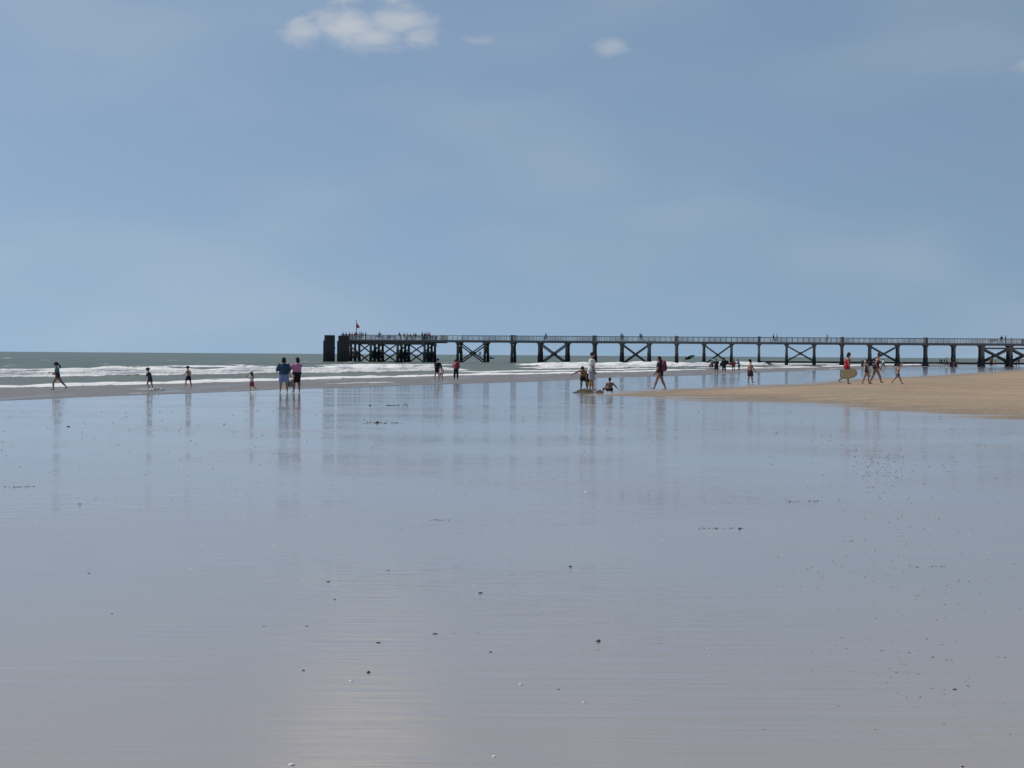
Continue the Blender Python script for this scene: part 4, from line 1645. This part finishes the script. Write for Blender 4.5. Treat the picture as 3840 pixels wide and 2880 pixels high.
onpier('dark figure leaning on the rail at the far left corner of the pier head', 1289, .6, 1.58, L_, LEAN_, NAVY, BLK)
onpier('second dark figure leaning left on the rail of the pier head', 1300, .8, 1.55, L_, LEAN_, BLK, BLK)
onpier('person in maroon leaning over the pier head rail left of the flagpole', 1313, .8, 1.58, L_, LEAN_, (.09, .03, .05), BLK)
onpier('person in dark red just left of the flagpole', 1320, 2.5, 1.55, L_ + 30, STAND, (.10, .03, .04), NAVY)
onpier('person in red top directly right of the flagpole', 1331, 1.0, 1.65, AWAY, STAND, (.34, .07, .08), GRY, hair=HAIR_B)
onpier('person in pink top second right of the flagpole', 1338, 2.0, 1.62, R_, STAND, PNK, GRY)
onpier('person in white shirt at the pier head rail, left of two in white', 1347, 1.0, 1.66, AWAY, STAND, WHT, (.28, .22, .16), blen=.9)
onpier('taller person in white shirt at the pier head rail, right of two in white', 1354, 1.5, 1.78, AWAY + 20, STAND, WHT, (.12, .12, .20), blen=1.0)
onpier('person in blue grey top beside the two in white shirts', 1361, 2.2, 1.5, R_, STAND, (.13, .14, .22), TAN_, style='bob')
onpier('slim person all in black standing alone right of the white shirts', 1371, .8, 1.62, R_, STAND, BLK, BLK)
onpier('lone man in pale grey top standing behind a bench mid pier head', 1423, 2.0, 1.72, AWAY, dict(STAND, ra=(10, 16, 70, -20), la=(10, 16, 70, -20)), (.26, .25, .24), GRY)
onpier('person in grey sitting on a pier bench, left of a seated pair', 1456, .95, 1.02, TOWARD, SITP, GRY, GRY, seat=-.02)
onpier('person in red sitting on a pier bench, right of a seated pair', 1463, .95, 1.0, TOWARD, SITP, (.22, .04, .06), BLK, seat=-.02)
onpier('person in navy jacket and beige trousers leaning on the pier head rail', 1500, 1.0, 1.62, L_ - 20, dict(LEAN_, lean=12), NAVY, TAN_)
onpier('dark haired person in pale pink shirt on the pier head', 1515, 1.2, 1.58, AWAY, STAND, (.55, .42, .44), (.36, .30, .28), blen=.8)
onpier('person in bright white top and white hat on the pier head', 1526, 1.0, 1.55, AWAY, STAND, (.75, .73, .72), TAN_, hat=WHT)
onpier('person in grey green bending near the right hand pier benches', 1541, 1.4, 1.40, L_, LEAN_, (.10, .12, .11), GRY)
onpier('person in faded red leaning near the right hand pier benches', 1548, 1.6, 1.42, R_, LEAN_, (.24, .10, .10), (.2, .12, .11))
onpier('person in dark jacket standing behind the right hand pier benches', 1558, 2.6, 1.55, AWAY, STAND, NAVY, BLK)
onpier('tall dark person with arm held down and out, left of the tight group', 1583, .9, 1.78, L_, dict(STAND, la=(30, 10, 0)), NAVY, (.08, .06, .06))
onpier('person with white hat at the left of the tight group on the pier head', 1593, 1.0, 1.66, AWAY, STAND, (.10, .06, .06), BLK, hat=WHT)
onpier('person in white top in the tight group on the pier head', 1599, 1.6, 1.64, TOWARD, STAND, WHT, BLK)
onpier('person in pink in the tight group on the pier head', 1605, 1.0, 1.66, L_, STAND, PNK, BLK)
onpier('person in maroon at the right of the tight group on the pier head', 1611, 1.4, 1.66, L_, STAND, (.13, .05, .08), BLK)
onpier('child with dark hat low behind the boarded parapet, left of two', 1621, .8, 1.12, AWAY, STAND, BLK, BLK, child=.4)
onpier('child in dark top low behind the boarded parapet, right of two', 1636, .9, 1.12, AWAY, STAND, (.05, .05, .06), BLK, child=.4)
onpier('child walking beside an adult on the narrow pier right of the double posts', 2041, 1.5, 1.18, L_, WALK2, (.10, .08, .11), NAVY, child=.4)
onpier('adult in dark clothes walking beside a child right of the double posts', 2047, 2.0, 1.72, L_, WALK, (.03, .025, .04), BLK)
onpier('slim dark person walking left of a companion in brown mid pier', 2329, 1.5, 1.74, R_, WALK, BLK, NAVY)
onpier('person in brown top walking beside the slim dark person mid pier', 2336, 2.2, 1.62, R_, WALK2, (.20, .10, .08), TAN_, hair=HAIR_B)
onpier('dark person walking left at the front of a close pair mid pier', 2400, 1.5, 1.74, L_, WALK, (.03, .04, .06), GRY)
onpier('broad dark person walking left behind another in a close pair mid pier', 2406, 2.4, 1.62, L_, WALK2, (.025, .025, .035), GRY)
onpier('person with bulky brown load striding left on the pier above open bays', 2901, 1.4, 1.72, L_, dict(WALK, lean=10), (.06, .035, .035), (.07, .06, .07))
onpier('person in light top striding left behind the one with the brown load', 2913, 2.0, 1.66, L_, dict(WALK2, lean=6), (.36, .38, .40), (.30, .30, .32))
onpier('person in white top standing alone on the pier right of centre', 3101, 1.6, 1.68, AWAY, STAND, WHT, (.20, .15, .13), style='bob')
onpier('person sitting on the right hand pier bench, left of two', 3713, .95, 1.05, TOWARD, SITP, (.20, .16, .16), GRY)
onpier('person in pale top sitting on the right hand pier bench, right of two', 3720, .95, 1.08, TOWARD, SITP, (.30, .27, .28), GRY)
onpier('dark broad person standing on the pier above the big crossed bracing', 3755, 1.6, 1.72, AWAY, STAND, (.025, .022, .03), BLK)
onpier('person in grey blue standing right of the dark broad person on the pier', 3770, 1.6, 1.68, L_, STAND, (.08, .10, .13), BLK)
onpier('child in pale blue by the rail at the right end of the pier', 3791, 2.0, 1.25, L_, STAND, (.20, .24, .32), GRY, child=.4)

# ------------------------------------------------------------------ things on the sea
def sail_wing(px, py, depth, w, h, cols, label, tilt, rz=0):
    c = at(px, py, depth)
    root = empty('wing_sail', c)
    root.rotation_euler = (0, R(tilt), rz)
    tag(root, label, 'wing sail', 'wings on the sea')
    n = 8
    # swept leading edge tube and a bellied two part canopy
    le = []
    for i in range(n + 1):
        t = -1 + 2 * i / n
        le.append(Vector((t * w / 2, .25 * t * t * w * .3, h * .5 * (1 - t * t * .8))))
    mb = MB()
    mb.tube(le, [.06 + .09 * (1 - abs(-1 + 2 * i / n)) for i in range(n + 1)], 8, (0, 1, 0))
    link('leading_edge', mb.mesh('leading_edge', True), simple('wing_cloth', cols[0], .6), root)
    for half, col in ((0, cols[1]), (1, cols[2])):
        vs, fs = [], []
        idx = range(0, n // 2 + 1) if half == 0 else range(n // 2, n + 1)
        for i in idx:
            a = le[i]
            t = -1 + 2 * i / n
            e = Vector((t * w * .42, .35, -h * .5 * (1 - abs(t) * .6)))
            for k in range(4):
                p = a.lerp(e, k / 3) + Vector((0, .18 * math.sin(math.pi * k / 3), 0))
                vs += [tuple(p), tuple(p + Vector((0, .02, 0)))]
        m = len(list(idx))
        for i in range(m - 1):
            for k in range(3):
                a = (i * 4 + k) * 2
                b = ((i + 1) * 4 + k) * 2
                fs += [(a, a + 2, b + 2, b), (a + 1, b + 1, b + 3, a + 3)]
        mb = MB()
        mb.add(vs, fs)
        link('canopy', mb.mesh('canopy', True), simple('wing_cloth', col, .6), root)
    return root


GREEN = (.10, .42, .16)
g = sail_wing(2588, 1341, 735, 3.8, 1.2, (BLK, BLK, GREEN), 'bright green and black inflatable wing tilted up over the sea behind the pier', -22)
far('wing rider standing in the sea under the green and black wing', 2570, 1353, 16, R_, dict(STAND, ra=(120, 20, 10), la=(120, 20, 10)), BLK, BLK, blen=1.8, group='riders on the sea')
sail_wing(1799, 1328, 1650, 2.4, 4.6, ((.25, .45, .40), (.70, .72, .72), (.62, .64, .66)), 'small upright pale sail with red foot seen beside the first crossed bracing', 22)
mb = MB()
c = at(1797, 1337.5, 1648)
o = empty('sail_board', c)
tag(o, 'red board below the small upright pale sail', 'board')
mb.tube([(-1.3, 0, .1), (-.6, 0, .06), (.7, 0, .06), (1.3, 0, .18)], [(.08, .04), (.36, .12), (.34, .12), (.06, .04)], 10, (0, 1, 0))
link('hull', mb.mesh('hull', True), simple('red_board', (.5, .10, .10), .5), o)
c = at(1842, 1345.5, 830)
boat = empty('boat', c)
tag(boat, 'low dark inflatable boat on the sea just right of a pier pile', 'boat')
mb = MB()
for sy in (-.55, .55):
    mb.tube([(-1.2, sy, .1), (.2, sy, .12), (.9, sy * .7, .28), (1.25, 0, .45)], [.24, .25, .23, .18], 10, (0, 0, 1))
link('buoyancy_tube', mb.mesh('buoyancy_tube', True), simple('dark_rubber', (.02, .026, .036), .6), boat)
mb = MB()
mb.box((-.1, 0, .08), (1.0, .5, .05))
link('floor', mb.mesh('floor'), simple('dark_rubber', (.02, .026, .036), .6), boat)
mb = MB()
mb.box((-1.25, 0, .45), (.16, .15, .22))
mb.box((-1.3, 0, .1), (.06, .06, .3))
link('outboard_motor', mb.mesh('outboard_motor'), simple('dark_rubber', (.02, .026, .036), .6), boat)
mb = MB()
mb.rings([[Vector((x, y * k, z)) for x, y in ((-.45, -.3), (.25, -.3), (.25, .3), (-.45, .3))] for z, k in ((.12, 1), (.55, .9), (.85, .5))])
link('console', mb.mesh('console'), simple('dark_rubber', (.02, .026, .036), .6), boat)
c = at(738, 1345, 580)
bu = empty('buoy', c)
tag(bu, 'tiny white buoy floating alone on the open sea left of the couple', 'buoy')
mb = MB()
mb.ell((0, 0, 0), (.18, .18, .20), 12, 8)
link('float', mb.mesh('float', True), simple('buoy_white', (.8, .8, .8), .5), bu)
mb = MB()
mb.tube([(0, 0, .17), (0, 0, .36)], [.035, .025], 8)
link('lifting_eye', mb.mesh('lifting_eye'), simple('buoy_white', (.8, .8, .8), .5), bu)

# splashes kicked up by the small boy
M_FOAM = simple('splash_foam', (.72, .73, .73), .7, .1)
rng = random.Random(3)
for (px, py, n, w, lab) in ((578, 1463, 26, .34, 'low splash of water round the feet of the boy in the brimmed hat'), (604, 1459, 12, .16, 'small white splash trailing to the right of the boy in the brimmed hat')):
    c = ground(px, py)
    mb = MB()
    for i in range(n):
        r = rng.uniform(.015, .05)
        mb.ell((rng.gauss(0, w * .5), rng.gauss(0, .12), abs(rng.gauss(.03, .045))), (r * 1.6, r, r * .8), 7, 5)
    o = link('splash', mb.mesh('splash', True), M_FOAM, None, c)
    tag(o, lab, 'splash')

# ------------------------------------------------------------------ shells, worm casts and weed on the wet sand
M_MUSSEL = simple('mussel_shell', (.018, .018, .026), .35, .3, 30)
M_SHELL = simple('white_shell', (.74, .70, .62), .5, .15, 30)
M_BROWN = simple('brown_pebble', (.085, .055, .035), .6, .3, 30)
M_CAST = simple('worm_cast_sand', (.165, .132, .096), .85, .3, 20)


def shell_mesh(kind, seed):
    """half shell with a hinge end and growth ridges, or a knobbly pebble"""
    rg = random.Random(seed)
    mb = MB()
    rr = []
    n, m = 14, 6
    for j in range(m + 1):
        v = j / m
        ring = []
        for i in range(n):
            a = 2 * math.pi * i / n
            if kind == 'mussel':
                rx = .5 * (1 - .25 * math.cos(a)) * math.cos(v * 1.45)
                ry = .27 * (1 + .3 * math.cos(a)) * math.cos(v * 1.45)
                z = .24 * math.sin(v * 1.5)
            elif kind == 'cockle':
                k = math.cos(v * 1.45) * (1 + .04 * (i % 2))
                rx = .5 * k * (1 + .08 * math.cos(a))
                ry = .44 * k
                z = .32 * math.sin(v * 1.5) * (1 + .05 * (i % 2))
            else:
                k = math.cos(v * 1.45) * rg.uniform(.78, 1.12)
                rx = .5 * k
                ry = .42 * k
                z = .48 * math.sin(v * 1.5) * rg.uniform(.85, 1.1)
            ring.append(Vector((rx * math.cos(a), ry * math.sin(a), z - .03)))
        rr.append(ring)
    mb.rings(rr)
    return mb.mesh(kind, True)


SH = {k: [shell_mesh(k, s_) for s_ in range(3)] for k in ('mussel', 'cockle', 'pebble')}


def strew(name, kind, mat, px, py, wpx, label, cat, group, rz=None):
    c = ground(px, py)
    if bank_distance(np.array([c.x]), np.array([c.y]))[0] > -.05:
        c = ground(px, py, gz(c.x, c.y))
    w = wpx / FPX * c.y
    key = (kind, mat.name, random.randrange(3))
    me = SH[kind][key[2]]
    me2 = MESHV.get(key)
    if me2 is None:
        me2 = me.copy()
        me2.materials.append(mat)
        MESHV[key] = me2
    o = link(name, me2, None, None, c, (random.uniform(-.12, .12), random.uniform(-.12, .12), random.uniform(-.5, .5) if rz is None else rz))
    o.scale = (w, w * random.uniform(.8, 1.1), w * random.uniform(.8, 1.1))
    tag(o, label, cat, group)
    return o


MESHV = {}
random.seed(11)
big = [  # things one can point to
    ('mussel', M_MUSSEL, 258, 1600, 13, 'round black shell alone on wet sand below the running girl'),
    ('pebble', M_MUSSEL, 2139, 2126, 13, 'upright black pebble alone in the middle of the wet sand'),
    ('pebble', M_BROWN, 2244, 2406, 19, 'brown knobbly whelk shell right of centre on the near sand'),
    ('mussel', M_MUSSEL, 1634, 2378, 22, 'widest black mussel shell in the near middle of the sand'),
    ('mussel', M_MUSSEL, 1840, 2446, 16, 'black mussel shell right of the widest one'),
    ('mussel', M_MUSSEL, 1804, 2224, 18, 'thin black mussel shell left of the upright black pebble'),
    ('mussel', M_MUSSEL, 1232, 2183, 16, 'flat black mussel shell left of centre, farther up the sand'),
    ('mussel', M_MUSSEL, 1456, 2140, 14, 'black shell a little right of and above the flat mussel shell'),
    ('mussel', M_MUSSEL, 1257, 2248, 11, 'small black shell just below the flat mussel shell'),
    ('mussel', M_MUSSEL, 1151, 2349, 13, 'black shell at the upper left of the pale cloud reflection'),
    ('mussel', M_MUSSEL, 1421, 2411, 20, 'long dark shell at the top of the pale cloud reflection'),
    ('pebble', M_BROWN, 1382, 2523, 16, 'dark brown pebble inside the pale cloud reflection'),
    ('pebble', M_BROWN, 1138, 2515, 11, 'small brown pebble at the left of the cloud reflection'),
    ('cockle', M_SHELL, 1316, 2555, 17, 'cream cockle shell in the cloud reflection'),
    ('cockle', M_SHELL, 1952, 2569, 17, 'white cockle shell with a dark rim in the near middle'),
    ('cockle', M_SHELL, 2188, 2634, 15, 'cream and brown shell lower right of the white cockle'),
    ('mussel', M_MUSSEL, 3581, 2586, 20, 'dark pointed shell on the near sand at the right'),
    ('mussel', M_MUSSEL, 3452, 2614, 9, 'small dark shell lower left of the pointed one'),
    ('pebble', M_MUSSEL, 2774, 1984, 12, 'dark round pebble on the right half of the wet sand'),
    ('pebble', M_MUSSEL, 2687, 1982, 8, 'smaller dark pebble left of the dark round one'),
    ('pebble', M_BROWN, 1414, 1586, 14, 'brown lump at the middle of a thin weed line below the pier reflection'),
    ('pebble', M_BROWN, 1388, 1521, 10, 'small dark lump above the thin weed line'),
    ('mussel', M_MUSSEL, 334, 2150, 12, 'black shell at the left of the wet sand'),
    ('mussel', M_MUSSEL, 300, 1890, 13, 'thin dark shell far up at the left'),
    ('mussel', M_MUSSEL, 990, 2350, 10, 'small black shell left of the cloud reflection'),
    ('mussel', M_MUSSEL, 420, 2302, 12, 'dark shell near the left side of the near sand'),
    ('cockle', M_SHELL, 1092, 2870, 26, 'long white shell at the bottom edge left of centre'),
    ('cockle', M_SHELL, 1852, 2838, 18, 'white shell near the bottom edge right of the cloud reflection'),
    ('pebble', M_MUSSEL, 3610, 2876, 12, 'dark pebble at the bottom edge on the right'),
    ('mussel', M_MUSSEL, 2095, 2586, 12, 'dark shell between the white cockle and the cream and brown shell'),
]
for (kind, mat, px, py, w, lab) in big:
    strew({'mussel': 'mussel_shell', 'cockle': 'cockle_shell', 'pebble': 'pebble'}[kind], kind, mat, px, py, w, lab, 'pebble' if kind == 'pebble' else 'shell', 'shells and pebbles on the wet sand')


def scatter(name, mat, pts, flat, seed, kindlab):
    """a strewn mass of small lumps, one mesh"""
    rg = np.random.RandomState(seed)
    n = len(pts)
    ring, m = 7, 3
    base = []
    for j in range(m + 1):
        v = j / m
        for i in range(ring):
            a = 2 * math.pi * i / ring
            k = math.cos(v * 1.4)
            base.append((.5 * k * math.cos(a), .5 * k * math.sin(a), flat * math.sin(v * 1.5)))
    base = np.array(base)
    fb = []
    for j in range(m):
        for i in range(ring):
            i2 = (i + 1) % ring
            fb.append((j * ring + i, j * ring + i2, (j + 1) * ring + i2, (j + 1) * ring + i))
    fb = np.array(fb)
    V, Fc = [], []
    for q, (x, y, w, asp, ang) in enumerate(pts):
        jit = 1 + .25 * rg.randn(*base.shape) * np.array([1, 1, .5])
        b = base * jit
        ca, sa = math.cos(ang), math.sin(ang)
        bx, by = b[:, 0] * w, b[:, 1] * w * asp
        V.append(np.stack([x + bx * ca - by * sa, y + bx * sa + by * ca, b[:, 2] * w - .003], -1))
        Fc.append(fb + q * len(base))
    V = np.concatenate(V)
    Fc = np.concatenate(Fc)
    me = bpy.data.meshes.new(name)
    me.from_pydata(V.tolist(), [], Fc.tolist())
    me.shade_smooth()
    o = link(name, me, mat)
    tag(o, kindlab, None, None, 'stuff')
    return o


rg = np.random.RandomState(4)
casts, bits, darkbits = [], [], []


def put(lst, px, py, wpx, asp=1.0):
    c = ground(px, py)
    if bank_distance(np.array([c.x]), np.array([c.y]))[0] > -.3:
        return
    w = max(wpx, 2.0) / FPX * c.y
    lst.append((c.x, c.y, w, asp, rg.uniform(0, 6.28)))


# worm casts: dense drift on the right, curving from far to near, thin elsewhere
for _ in range(270):
    t = rg.rand()
    py = 1660 + 1150 * t ** 1.25
    px = 3230 + 320 * math.sin(t * 2.2) + rg.randn() * (110 + 190 * t)
    put(casts, px, py, rg.uniform(3.5, 6) + 7 * t * rg.rand(), rg.uniform(.7, 2.2))
for _ in range(90):
    put(casts, 3290 + rg.randn() * 60, 1750 + rg.randn() * 38, rg.uniform(4, 6.5), rg.uniform(1, 2.5))
def drift(n, x0, x1, y0, slope, sd, w0, w1):
    for _ in range(n):
        x = rg.uniform(x0, x1)
        put(casts, x, y0 + slope * (x - x0) + rg.randn() * sd, rg.uniform(w0, w1), rg.uniform(.7, 2))


drift(70, 100, 900, 1880, -.02, 45, 2.5, 5)
drift(60, 1200, 1600, 1715, -.03, 10, 2.5, 4.5)
drift(60, 1500, 2500, 1790, .03, 45, 2.5, 5)
drift(70, 2600, 3800, 1600, .05, 14, 2.5, 4.5)
drift(80, 2900, 3700, 2130, .10, 45, 4, 9)
drift(50, 3000, 3800, 2420, .12, 60, 5, 12)
for _ in range(1150):
    put(casts, rg.uniform(0, 3840), 1540 + 1200 * rg.rand() ** 1.4, rg.uniform(2.5, 5.5), rg.uniform(.7, 2))
for _ in range(90):
    x = rg.uniform(0, 900)
    put(casts, x, 1660 - x * .085 + rg.randn() * 7, rg.uniform(2, 4), rg.uniform(.8, 2))
# thin weed lines
for (x0, x1, y0) in ((1440, 1530, 1520), (1360, 1510, 1586), (2620, 2790, 1982), (2950, 3070, 1880), (3150, 3200, 2030), (1610, 1690, 1950), (0, 130, 1826), (3480, 3560, 2125), (1700, 1800, 2376)):
    for _ in range(int((x1 - x0) / 5)):
        put(darkbits, rg.uniform(x0, x1), y0 + rg.randn() * 1.6, rg.uniform(5, 12), rg.uniform(.3, .9))
for _ in range(700):
    put(darkbits, rg.uniform(0, 3840), 1600 + 1270 * rg.rand() ** 1.1, rg.uniform(4, 8), rg.uniform(.5, 1.1))
for _ in range(620):
    put(bits, rg.uniform(0, 3840), 1750 + 1130 * rg.rand() ** .7, rg.uniform(4, 9), rg.uniform(.4, 1.0))
scatter('worm_casts', M_CAST, casts, .32, 1, 'small brown worm casts dotted over the wet sand')
scatter('shell_fragments', M_SHELL, bits, .26, 2, 'tiny white shell fragments strewn over the near wet sand')
scatter('weed_scraps', M_BROWN, darkbits, .22, 3, 'dark scraps of weed and shell strewn over the wet sand')

if 'workshop' in bpy.data.scenes:
    bpy.data.scenes.remove(bpy.data.scenes['workshop'])
for o in bpy.data.objects:
    if 's' in o.keys():
        del o['s']
